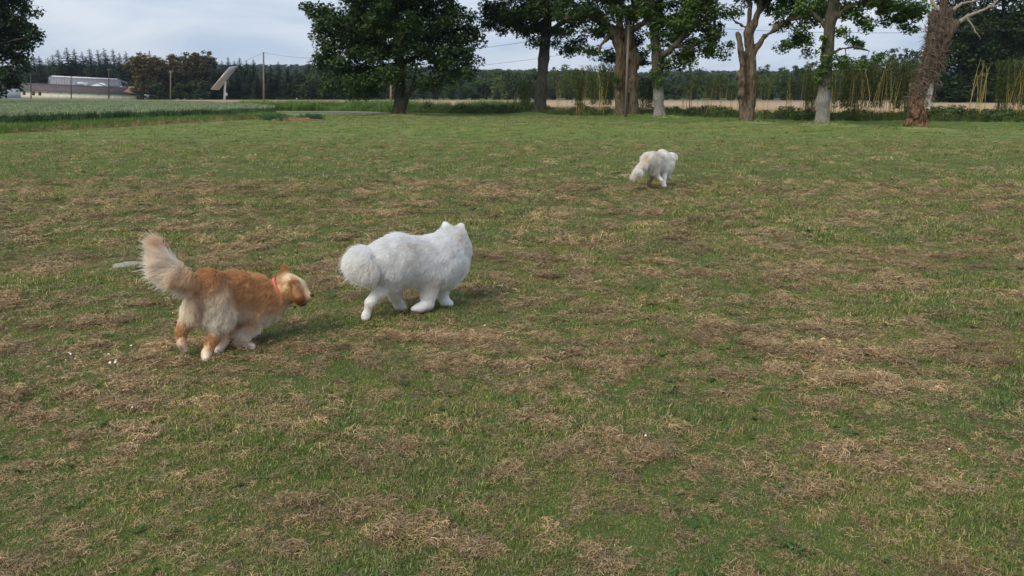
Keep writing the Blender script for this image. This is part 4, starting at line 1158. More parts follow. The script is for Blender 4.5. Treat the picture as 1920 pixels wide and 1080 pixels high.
def px3(px, py, Y): return at(px, py, Y)
def quad_slab(mb, a, b, c, d, th):
    """four corners, thickness th towards +Y"""
    mb.prism([a, b, c, d], (0, th, 0))
YB = 285.0
B = gp(120, 187)
barn = empty('long_barn', (at(135, 188, YB)[0], YB, 0), 'long low cream barn with brown roof and four brown shutters', 'barn')
bo = np.array(barn.location)
def bpart(name, mat, parent, fn, org=None):
    mb = MB(); fn(mb); me = mb.mesh(name)
    o_ = bo if org is None else org
    co = np.concatenate(mb.v) - o_; me.vertices.foreach_set('co', co.astype(np.float32).ravel())
    return obj(name, me, mat, parent)
L0, L1 = 19.0, 254.5
def eav(px): return np.interp(px, [L0, L1], [168.5, 178])
def rid(px): return np.interp(px, [L0, 240], [155, 165.5])
def grd(px): return np.interp(px, [L0, L1], [184, 191])
def wallp(mb):
    a, b, c, d = [at(x, f(x), YB) for x, f in ((L0, grd), (L1, grd), (L1, eav), (L0, eav))]
    mb.prism([a, b, c, d], (0, 9, 0))
wall_ = bpart('wall', M_cream, barn, wallp)
def roofp(mb):
    a = at(L0 - 1.5, eav(L0) + .3, YB - .5); b = at(L1 + 1, eav(L1) + .3, YB - .5)
    c = at(243, rid(243), YB + 4.5); d = at(L0 + 1.5, rid(L0), YB + 4.5)
    mb.prism([a, b, c, d], (0, .02, .22))
    a2 = a + [0, 10, 0]; b2 = b + [0, 10, 0]
    mb.prism([d, c, b2, a2], (0, .02, .22))
roof_ = bpart('roof', M_roof, barn, roofp)
def hipp(mb):
    a = at(L1 + 1.2, eav(L1) + .3, YB - .55); c = at(243, rid(243) - .2, YB + 4.5); b2 = a + [0, 10.1, 0]
    e = at(236, (rid(236) + eav(236)) / 2 + 2, YB - .6 + 2.5)
    mb.add([a, b2, c + [0, 0, .25]], t=[[0, 1, 2]]); mb.add([a + [0, 0, .24], c + [0, 0, .26], at(232, eav(232) - 3, YB + .8) + [0, 0, .35]], t=[[0, 2, 1]])
tag(bpart('roof_end', M_rust, barn, hipp), 'rusty orange end of the barn roof')
bpart('gutter', M_teal, barn, lambda mb: mb.tube([at(L0 - 1, eav(L0) + .9, YB - .7), at(L1 + 1, eav(L1) + .9, YB - .7)], .09, 6))
def frame_part(px0, px1):
    sh = bpart('shutter', M_door, barn, lambda mb: mb.prism([at(px0, eav(px0) + .8, YB - .05), at(px1, eav(px1) + .8, YB - .05), at(px1, eav(px1) + 8.4, YB - .05), at(px0, eav(px0) + 8.4, YB - .05)], (0, .10, 0)))
for px0 in (30.5, 42.5, 60, 72): frame_part(px0, px0 + 5.3)
for px0 in (90, 113, 150, 185):
    bpart('vent_box', M_door, barn, lambda mb: mb.box(at(px0, eav(px0) + 1.6, YB - .1), (.6, .2, .22)))
for px0 in np.arange(95, 250, 14.5):
    bpart('pilaster', M_white, barn, lambda mb: mb.prism([at(px0, eav(px0) + 1, YB - .06), at(px0 + .6, eav(px0) + 1, YB - .06), at(px0 + .6, grd(px0), YB - .06), at(px0, grd(px0), YB - .06)], (0, .08, 0)))

YH = 315.0
hall = empty('grey_hall', (at(160, 185, YH)[0], YH, 0), 'big hall with grey sloping roof and white ridge behind the long barn', 'hall')
ho = np.array(hall.location)
bpart('wall', M_white, hall, lambda mb: mb.prism([at(93, 200, YH), at(226, 200, YH), at(226, 162, YH), at(93, 158.5, YH)], (0, 16, 0)), ho)
def hr(mb):
    a = at(93, 160, YH - .4); b = at(226, 163, YH - .4); c = at(222, 150, YH + 8); d = at(93, 144, YH + 8)
    mb.prism([a, b, c, d], (0, .02, .3)); mb.prism([d, c, b + [0, 17, 0], a + [0, 17, 0]], (0, .02, .3))
hroof = bpart('roof', M_hroof, hall, hr, ho)
for k in range(26):       # raised seams of the roof sheets
    u = (k + .5) / 26
    a = at(93 + 133 * u, 160 + 3 * u, YH - .4) + [0, 0, .32]; d = at(93 + 129 * u, 144 + 6 * u, YH + 8) + [0, 0, .32]
    bpart('roof_seam', M_hroof, hall, lambda mb: mb.tube([a, d], .07, 4), ho)
bpart('ridge_cap', M_white, hall, lambda mb: mb.prism([at(97, 144.5, YH + 7.6), at(219, 149.8, YH + 7.6), at(219, 147.6, YH + 7.6), at(97, 141.8, YH + 7.6)], (0, .9, 0)), ho)
bpart('fascia', M_teal, hall, lambda mb: mb.prism([at(92, 158.5, YH - .6), at(93, 158.5, YH - .6), at(94.5, 144, YH + 7.4), at(93, 144, YH + 7.4)], (-.5, 0, 0)), ho)
bpart('fascia', M_teal, hall, lambda mb: mb.prism([at(225.5, 163, YH - .6), at(227, 163, YH - .6), at(223.5, 150, YH + 7.4), at(222, 150, YH + 7.4)], (.5, 0, 0)), ho)
# dormer with white gable and blue sheet side
dg_ = bpart('gable', M_white, hall, lambda mb: mb.prism([at(158, 162.6, YH - 3), at(204, 163.6, YH - 3), at(180.5, 155.5, YH - 3)], (0, 8, 0)), ho)
bpart('gable_trim', M_teal, dg_, lambda mb: (mb.tube([at(157, 162.6, YH - 3.2), at(180.5, 155, YH - 3.2), at(205, 163.6, YH - 3.2)], .13, 4)), ho)
bpart('blue_panel', M_blue, hall, lambda mb: mb.prism([at(132, 161.5, YH - 2), at(145, 161.8, YH - 2), at(145, 156, YH - 2), at(132, 158.5, YH - 2)], (0, 4, 0)), ho)
for q in (146, 149.6, 153.2):
    bpart('window', M_glass, hall, lambda mb: mb.prism([at(q, 160.5, YH - 2.2), at(q + 2.4, 160.6, YH - 2.2), at(q + 2.4, 156.2, YH - 2.2), at(q, 156.1, YH - 2.2)], (0, .4, 0)), ho)
bpart('window_wall', M_white, hall, lambda mb: mb.prism([at(145.3, 162, YH - 1.9), at(158, 162.4, YH - 1.9), at(158, 154.8, YH - 1.9), at(145.3, 154.5, YH - 1.9)], (0, 4, 0)), ho)
annex = empty('white_annex', (at(233, 186, 312)[0], 312, 0), 'small pale flat roofed annex between the grey hall and the copper trees', 'annex')
ao = np.array(annex.location)
bpart('wall', M_white, annex, lambda mb: mb.prism([at(226, 195, 312), at(239, 195, 312), at(239, 165, 312), at(226, 163, 312)], (0, 6, 0)), ao)
bpart('roof', M_teal, annex, lambda mb: mb.prism([at(225, 163.2, 311.5), at(240, 165.4, 311.5), at(240, 164, 311.5), at(225, 161.8, 311.5)], (0, 7, 0)), ao)
house = empty('white_house', (at(3, 186, 262)[0], 262, 0), 'white house wall glimpsed at the left edge under the dark boughs', 'house')
so = np.array(house.location)
bpart('wall', M_white, house, lambda mb: mb.prism([at(-25, 186, 262), at(11, 184, 262), at(11, 168, 262), at(-25, 166, 262)], (0, 8, 0)), so)
bpart('roof', M_roof, house, lambda mb: mb.prism([at(-27, 166.3, 261.5), at(12.5, 168.3, 261.5), at(8, 160, 266), at(-27, 158, 266)], (0, .1, .3)), so)
bpart('window', M_glass, house, lambda mb: mb.prism([at(4, 178, 261.9), at(7, 178, 261.9), at(7, 173, 261.9), at(4, 173, 261.9)], (0, .3, 0)), so)
# pale yard in front of the barn's left end
tag(obj('yard', mesh('yard', np.array([at(-20, 188.5, 225), at(60, 188, 235), at(56, 183.2, 272), at(-20, 181, 272)]), np.array([[0, 1, 2, 3]])), M_road), 'pale paved yard left of the barn', kind='structure')
# van parked under the trees
van = empty('parked_van', (at(283, 188, 280)[0], 280, .1), 'small white and blue van parked under the copper green trees right of the barn', 'van')
vo = np.array(van.location)
bpart('body', M_white, van, lambda mb: mb.prism([vo + q for q in ([-2.1, 0, .5], [2.0, 0, .5], [2.05, 0, 1.2], [1.3, 0, 1.9], [-2.0, 0, 2.0])], (0, 1.8, 0)), vo)
bpart('window', M_blue, van, lambda mb: mb.prism([vo + q for q in ([-.4, -.03, 1.2], [1.2, -.03, 1.2], [1.05, -.03, 1.75], [-.4, -.03, 1.78])], (0, .02, 0)), vo)
for q in (-1.3, 1.2):
    bpart('wheel', simple('tyre', (.02, .02, .02)), van, lambda mb: mb.tube([vo + [q, -.05, .34], vo + [q, .2, .34]], .34, 12), vo)

# ------------------------------------------------------------------ solar tracker
YT = 232.0
trk = empty('solar_tracker', tuple(at(421.5, 189, YT) * [1, 1, 0]), 'tilted solar tracker panel on a white post in front of the spruces', 'solar panel')
to = np.array(trk.location)
bpart('post', M_white, trk, lambda mb: mb.tube([to + [0, 0, -.1], at(421.5, 168, YT), at(423, 153, YT)], [.33, .30, .24], 10), to)
bpart('control_box', M_white, trk, lambda mb: mb.box(at(424.7, 177, YT - .2), (.45, .4, .9)), to)
bpart('strut', M_hroof, trk, lambda mb: (mb.tube([at(424, 157, YT), at(429, 152, YT)], .07, 5), mb.tube([at(424, 160, YT), at(429, 154, YT)], .05, 5), mb.tube([at(429, 149, YT), at(429, 160, YT)], .06, 5)), to)
TLc, TRc, BLc, BRc = at(430.5, 125.5, YT - 3.2), at(445, 124, YT + 3.6), at(395, 167.5, YT - 3.6), at(410, 168.4, YT + 3.2)
M_pv = simple('solar_cells', (.50, .50, .52), .45, .5, .08, 2)  # pale grey base stands in for light reflected off the panel
M_alu = simple('aluminium', (.6, .6, .62), .4, .5, .05, 2, metal=.6)
nU, nV = 4, 8
nrm = np.cross(TRc - TLc, BLc - TLc); nrm /= np.linalg.norm(nrm)
if nrm[1] > 0: nrm = -nrm
bpart('frame', M_alu, trk, lambda mb: mb.prism([TLc - nrm * -.05 * -1, TRc - nrm * .05, BRc - nrm * .05, BLc - nrm * .05], -nrm * .12), to)
def bil(u, v): return (TLc * (1 - u) + TRc * u) * (1 - v) + (BLc * (1 - u) + BRc * u) * v
for a_ in range(nU):
    for b_ in range(nV):
        e = .03; f_ = .05
        c4 = [bil((a_ + e) / nU, (b_ + f_) / nV), bil((a_ + 1 - e) / nU, (b_ + f_) / nV), bil((a_ + 1 - e) / nU, (b_ + 1 - f_) / nV), bil((a_ + e) / nU, (b_ + 1 - f_) / nV)]
        bpart('solar_module', M_pv, trk, lambda mb: mb.prism([q + nrm * .02 for q in c4], nrm * .05), to)

# ------------------------------------------------------------------ poles and wires
M_pole = simple('weathered_pole', (.17, .145, .125), .9, .1, .3, 4, stretch=(1, 1, .2))
M_pole_b = simple('tarred_pole', (.07, .062, .06), .9, .1, .3, 4)
M_pole_r = simple('reddish_pole', (.26, .17, .14), .9, .1, .25, 4)
M_wire = simple('wire', (.06, .06, .065), .6, .2)
def pole(px, base, top, Y, r, mat, label, toppx=None, arm=False):
    b = at(px, base, Y); b[2] = min(b[2], 0.0) if b[2] < 1.5 else b[2]
    tp = at(toppx or px, top, Y)
    o = empty('utility_pole', tuple(b), label, 'pole', 'wooden utility poles')
    mb = MB(); mb.tube([b - b, (tp - b) * .5, tp - b], [r, r * .85, r * .7], 9); mb.build('shaft', mat, o)
    mb = MB(); mb.tube([tp - b, tp - b + [0, 0, .06]], [r * .78, r * .3], 9); mb.build('cap', M_pole_b, o)
    for s in (-1, 1):
        mb = MB(); h_ = tp - b + np.array([0, 0, -.35]); mb.tube([h_ + [s * r * .6, 0, 0], h_ + [s * (r + .14), 0, 0], h_ + [s * (r + .14), 0, .16]], .02, 5); mb.tube([h_ + [s * (r + .14), 0, .14], h_ + [s * (r + .14), 0, .26]], [.05, .035], 7)
        mb.build('insulator', M_white, o)
    return tp
T1 = pole(58, 187, 137.5, 235, .17, M_pole_b, 'thin dark pole in front of the left end of the barn')
T2 = pole(133.5, 188, 143, 235, .17, M_pole_b, 'dark pole in front of the middle of the barn, below the hall')
T3 = pole(204, 188, 129, 230, .18, M_pole_b, 'dark pole in front of the right part of the barn')
T4 = pole(320, 191, 132.5, 200, .17, M_pole, 'pale weathered pole in front of the copper green trees')
T5 = pole(494.5, 193.5, 98.5, 160, .20, M_pole, 'tall grey pole in front of the spruces between tracker and oak', toppx=494.2)
T6 = pole(733, 200, 140, 105, .17, M_pole_r, 'reddish brown pole half hidden by the oak crown')
T7 = pole(1172.5, 225.5, 38, TB['c'][1] - 1.6, .11, M_pole, 'slender leaning pole standing against the double trunk', toppx=1179)
def wire(a, b, sag, r, label):
    a = np.array(a); b = np.array(b); ts = np.linspace(0, 1, 15)[:, None]
    P = a * (1 - ts) + b * ts - np.array([0, 0, 1]) * sag * 4 * ts * (1 - ts)
    mb = MB(); mb.tube(P, r, 4); tag(mb.build('overhead_wire', M_wire), label, 'wire', 'overhead wires')
wire(T4, T5, 1.6, .022, 'overhead wire sagging from the weathered pole past the tracker to the tall grey pole')
wire(T5, T6 + [0, 0, 2.5], .8, .020, 'overhead wire from the tall grey pole into the oak crown')
wire(T6 + [0, 0, 2.5], T7 + [0, 0, -.25], .5, .014, 'upper overhead wire between the oak and the row of trees')
wire(T6 + [0, 0, .6], T7 + [0, 0, -1.6], .5, .011, 'lower fainter overhead wire between the oak and the row of trees')
wire(T7 + [0, 0, -.1], at(2050, 44, 60), .7, .012, 'overhead wire crossing behind the crowns on the right')
wire(T1, T2, .5, .015, 'overhead wire above the left half of the barn')
wire(T2, T3, .5, .015, 'overhead wire above the right half of the barn')
# short orange post
po = empty('marker_post', tuple(gp(557, 199)), 'short reddish marker post in the tall grass left of the oak', 'post')
po.location.z = 0
mb = MB(); h_ = at(557, 184, po.location.y)[2]; mb.tube([(0, 0, 0), (0, 0, h_ * .94)], .07, 7); mb.build('shaft', M_pole_r, po)
mb = MB(); mb.tube([(0, 0, h_ * .9), (0, 0, h_)], [.09, .06], 7); mb.build('cap', M_white, po)

# ------------------------------------------------------------------ dirt heap with weeds
hc = gp(556, 226); g = np.random.default_rng(9)
nx_, ny_ = 70, 26
X, Y_ = np.meshgrid(np.linspace(-2.0, 2.0, nx_), np.linspace(-.8, .9, ny_))
E = np.clip(1 - (X / 1.9) ** 2 - (Y_ / .8) ** 2, 0, 1)
Zh = .22 * E ** .6 * (.4 + 1.1 * fbm2(X * 2.5 + 5, Y_ * 2.5, 4, 4)) - .02
i = np.arange(ny_ - 1)[:, None] * nx_; j = np.arange(nx_ - 1)[None]
Qh = np.stack([i + j, i + j + 1, i + nx_ + j + 1, i + nx_ + j], -1).reshape(-1, 4)
M_dirt = simple('brown_earth', (.20, .115, .07), .95, .05, .45, 5, bump=.8)
hp = tag(obj('dirt_heap', mesh('dirt_heap', np.stack([X, Y_, Zh], -1), Qh, None, True), M_dirt, loc=(hc[0], hc[1], 0)), 'low heap of brown earth and cuttings at the corner of the lawn by the road', 'heap')
pts = []
for cx_, n_ in ((508, 60), (525, 15), (590, 50), (575, 20), (541, 8)):
    q = gp(cx_, 225.5 if cx_ != 525 else 228); pts.append(np.stack([q[0] + g.normal(0, .35, n_), q[1] + g.normal(0, .45, n_), np.zeros(n_)], 1))
P = np.concatenate(pts)
scatter('heap_weeds', P, np.stack([0 * P[:, 0], 0 * P[:, 0], g.random(len(P)) * 6.283], 1), g.uniform(.25, .5, len(P)), g.integers(0, 3, len(P)), [tuft('bush', 20 + k) for k in range(3)],
        leaf_mat('dock_leaves', [(0, (.03, .09, .03)), (1, (.08, .18, .07))], .2, .5), 'broad leaved weeds beside the earth heap', 'weeds')
# bare scraped soil strip along the verge
n = 260; yy = rng.uniform(37, 60, n); xx = xleft(yy) + rng.uniform(0, .35, n)
scatter('verge_clods', np.stack([xx, yy, ground_z(xx, yy)], 1), rng.random((n, 3)) * 3, rng.uniform(1.5, 4, n) , rng.integers(0, 3, n), [tuft('straw', 60 + k) for k in range(3)], M_straw, 'brown cuttings along the edge of the verge', 'clippings')

# ------------------------------------------------------------------ small things in the lawn
wc = gp(240, 497.5); g = np.random.default_rng(3)
k_ = 22; th = np.linspace(0, 2 * np.pi, k_, endpoint=False)
rr = 1 + .4 * (g.random(k_) - .5)
ring = np.stack([.115 * rr * np.cos(th), .055 * rr * np.sin(th) * np.where(np.sin(th) > 0, 1.3, 1), .018 + .006 * g.random(k_)], 1)
inner = ring * [.6, .6, 1] + [0, 0, .008]; low = ring * [1.03, 1.03, 0] - [0, 0, .02]
Vp = np.concatenate([low, ring, inner, [[0, 0, .028]]]); q = [[a, (a + 1) % k_, (a + 1) % k_ + k_, a + k_] for a in range(k_)] + [[a + k_, (a + 1) % k_ + k_, (a + 1) % k_ + 2 * k_, a + 2 * k_] for a in range(k_)]
tr = [[a + 2 * k_, (a + 1) % k_ + 2 * k_, 3 * k_] for a in range(k_)]
zg = float(ground_z(wc[:1], wc[1:2])[0])
tag(obj('flat_stone', mesh('flat_stone', Vp * [1.25, 2.3, .9], [np.array(q), np.array(tr)]), simple('whitish_stone', (.36, .36, .33), .9, .1, .35, 40), loc=(wc[0], wc[1], zg - .012)), 'flat whitish stone half sunk in the grass behind the tail of the golden dog', 'stone')
fl = MB(); 
for a in range(9):
    th = a * .698; d = np.array([math.cos(th), math.sin(th), .35]); s = np.array([-d[1], d[0], 0])
    fl.add([[0, 0, 0], d * .006 - s * .0028, d * .012, d * .006 + s * .0028], q=[[0, 1, 2, 3]], a=1)
fl.tube([[0, 0, -.03], [0, 0, 0]], .0006, 4); fl.tube([[0, 0, 0], [0, 0, .004]], [.004, .002], 6)
fm = fl.mesh('daisy'); fm.materials.append(simple('daisy_petals', (.75, .75, .72), .7, .2))
for i, (px, py) in enumerate([(145, 680), (143, 685), (125, 688), (134, 676), (153, 691), (125, 690), (109, 674), (108, 672), (169, 674), (84, 685), (131, 674), (208, 693), (219, 688), (218, 692), (223, 696), (247, 658), (113, 519), (121, 534), (114, 542), (208, 717), (216, 664), (205, 675), (453, 437), (489, 490), (581, 476), (909, 618), (735, 703), (915, 853), (208, 715), (1880, 815), (1778, 854), (250, 775), (259, 847), (92, 700), (1210, 835)]):
    q = gp(px, py); o = bpy.data.objects.new('daisy', fm); COL.objects.link(o)
    o.location = (q[0], q[1], float(ground_z(q[:1], q[1:2])[0]) + .035); o.rotation_euler = (g.normal(-.3, .25), g.normal(0, .25), g.random() * 6); s_ = g.uniform(.65, .95) * (.6 if py > 800 else 1); o.scale = (s_,) * 3
    tag(o, 'tiny white flower head in the short grass', 'flower', 'white clover and daisy heads in the lawn')
q = gp(1536, 652); g = np.random.default_rng(1); mb = MB()
lf = np.array([[0, 0, .0], [.012, -.010, .004], [.028, -.014, .01], [.045, 0, .004], [.028, .014, .011], [.012, .010, .006]]); mb.add(np.concatenate([lf, [[.02, 0, 0]]]), t=[[6, a, (a + 1) % 6] for a in range(6)])
o = mb.build('fallen_leaf', simple('orange_leaf', (.75, .42, .2), .6, .2), loc=(q[0], q[1], float(ground_z(q[:1], q[1:2])[0]) + .045)); tag(o, 'small curled orange leaf lying on the brown clippings on the right', 'leaf')
# ------------------------------------------------------------------ dogs
def fur_mat(name, trans=.25, rough=.6):
    m, t, out = new_mat(name)
    p = t.nodes.new('ShaderNodeBsdfPrincipled'); p.inputs['Roughness'].default_value = rough; p.inputs['Specular IOR Level'].default_value = .15
    a = attr(t, 'fur_color'); t.links.new(a.outputs['Color'], p.inputs['Base Color'])
    tr = t.nodes.new('ShaderNodeBsdfTranslucent'); t.links.new(a.outputs['Color'], tr.inputs[0])
    mx = t.nodes.new('ShaderNodeMixShader'); mx.inputs[0].default_value = trans
    t.links.new(p.outputs[0], mx.inputs[1]); t.links.new(tr.outputs[0], mx.inputs[2]); t.links.new(mx.outputs[0], out.inputs['Surface'])
    return m
M_fur = fur_mat('fur', .5); 
m, t, out = new_mat('dog_skin'); p = principled(t, out, .9, .1); a = attr(t, 'fur_color'); t.links.new(a.outputs['Color'], p.inputs['Base Color']); M_skin = m
M_nose = simple('dog_nose', (.03, .022, .02), .35, .5)

class Bone:
    """one tapered piece of the animal, with its coat: a..b points, radii, hair length, flow direction, stand, colours of upper and lower side"""
    def __init__(s, a, b, ra, rb, ln, flow, stand, up, dn=None, hair=1.0):
        s.a, s.b, s.ra, s.rb, s.ln, s.stand, s.hair = np.array(a), np.array(b), ra, rb, ln, stand, hair
        f = np.array(flow, float); s.flow = f / (np.linalg.norm(f) + 1e-9)
        s.up = np.array(up); s.dn = np.array(dn if dn is not None else up)

def make_dog(label, bones, h, k, n_hair, hr, seed, clumpf=28., rough=.35, color_fn=None, root_xy=None, seg=5):
    g = np.random.default_rng(seed)
    V, Q = sdf_mesh([(b.a, b.b, b.ra, b.rb) for b in bones], h, k, lambda p: .0)
    base = np.array([root_xy[0], root_xy[1], 0.0])
    root = empty('dog', tuple(base), label, 'dog')
    def props(P, nz):
        D = np.stack([bone_d(P, b.a, b.b, b.ra, b.rb)[0] for b in bones], 1)
        W = np.exp(-np.clip((D - D.min(1, keepdims=True)) / (k * .8), 0, 50)); W /= W.sum(1, keepdims=True)
        Wc = np.exp(-np.clip((D - D.min(1, keepdims=True)) / (k * 1.2), 0, 50)); Wc /= Wc.sum(1, keepdims=True)
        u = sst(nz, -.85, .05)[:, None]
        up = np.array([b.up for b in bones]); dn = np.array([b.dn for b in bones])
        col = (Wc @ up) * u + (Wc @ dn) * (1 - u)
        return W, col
    vn = np.zeros_like(V); 
    a_, b_, c_, d_ = V[Q[:, 0]], V[Q[:, 1]], V[Q[:, 2]], V[Q[:, 3]]
    fn = np.cross(c_ - a_, d_ - b_)
    for q in range(4): np.add.at(vn, Q[:, q], fn)
    vn /= np.linalg.norm(vn, axis=1)[:, None] + 1e-12
    W, col = props(V, vn[:, 2])
    if color_fn is not None: col = color_fn(V, vn, col)
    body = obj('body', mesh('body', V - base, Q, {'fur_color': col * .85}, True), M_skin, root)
    # hair roots by area
    ar = np.linalg.norm(fn, axis=1) / 2
    fc = (a_ + b_ + c_ + d_) / 4
    Wf, _ = props(fc, fc[:, 2] * 0)
    ar = ar * (Wf @ np.array([b.hair for b in bones])); 
    fi = g.choice(len(Q), n_hair, p=ar / ar.sum())
    u = g.random((n_hair, 1)); v = g.random((n_hair, 1))
    P = a_[fi] * (1 - u) * (1 - v) + b_[fi] * u * (1 - v) + c_[fi] * u * v + d_[fi] * (1 - u) * v
    Nn = vn[Q[fi, 0]] * (1 - u) * (1 - v) + vn[Q[fi, 1]] * u * (1 - v) + vn[Q[fi, 2]] * u * v + vn[Q[fi, 3]] * (1 - u) * v
    Nn /= np.linalg.norm(Nn, axis=1)[:, None]
    W, col = props(P, Nn[:, 2])
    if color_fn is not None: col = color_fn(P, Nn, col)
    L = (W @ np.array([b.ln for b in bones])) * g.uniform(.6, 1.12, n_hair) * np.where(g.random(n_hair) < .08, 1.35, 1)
    L = L * (1 + rough * 1.4 * (noise3(P * clumpf * .9, 9) - .5))
    st = (W @ np.array([b.stand for b in bones]))[:, None]
    fl = W @ np.array([b.flow for b in bones])
    # tangential part of flow
    flt = fl - Nn * np.minimum(0, (fl * Nn).sum(1))[:, None]
    cn = np.stack([noise3(P * clumpf, 1) - .5, noise3(P * clumpf, 2) - .5, noise3(P * clumpf, 3) - .5], 1)
    cn2 = np.stack([noise3(P * clumpf * .35, 4) - .5, noise3(P * clumpf * .35, 5) - .5, noise3(P * clumpf * .35, 6) - .5], 1)
    d0 = Nn * (st + .12) + flt * .8 + cn * rough * 1.5 + cn2 * rough + g.normal(0, .10, (n_hair, 3))
    d0 /= np.linalg.norm(d0, axis=1)[:, None]
    d1 = d0 * .5 + fl * .75 + cn * rough + np.array([0, 0, -.12]); d1 /= np.linalg.norm(d1, axis=1)[:, None]
    pts = np.zeros((n_hair, seg, 3)); pts[:, 0] = P - Nn * .002
    for s in range(1, seg):
        w = (s - .5) / (seg - 1)
        d = d0 * (1 - w) + d1 * w
        # keep out of the body
        d /= np.linalg.norm(d, axis=1)[:, None]
        pts[:, s] = pts[:, s - 1] + d * (L / (seg - 1))[:, None]
    cols = col * g.uniform(.82, 1.14, (n_hair, 1)) * (1 + .18 * cn[:, :1])
    hc_ = bpy.data.hair_curves.new('coat')
    hc_.add_curves([seg] * n_hair)
    hc_.attributes['position'].data.foreach_set('vector', (pts - base).astype(np.float32).ravel())
    ra = hc_.attributes.get('radius') or hc_.attributes.new('radius', 'FLOAT', 'POINT')
    rr = np.repeat(np.linspace(1, .25, seg)[None], n_hair, 0) * hr * g.uniform(.7, 1.2, (n_hair, 1))
    ra.data.foreach_set('value', rr.astype(np.float32).ravel())
    ca = hc_.attributes.new('fur_color', 'FLOAT_COLOR', 'CURVE')
    ca.data.foreach_set('color', np.concatenate([np.clip(cols, 0, 1), np.ones((n_hair, 1))], 1).astype(np.float32).ravel())
    hc_.materials.append(M_fur)
    co = bpy.data.objects.new('coat', hc_); COL.objects.link(co); co.parent = root
    return root, base

def B(p, q, r0, r1, *a, **k): return Bone(at(*p), at(*q), r0, r1, *a, **k)

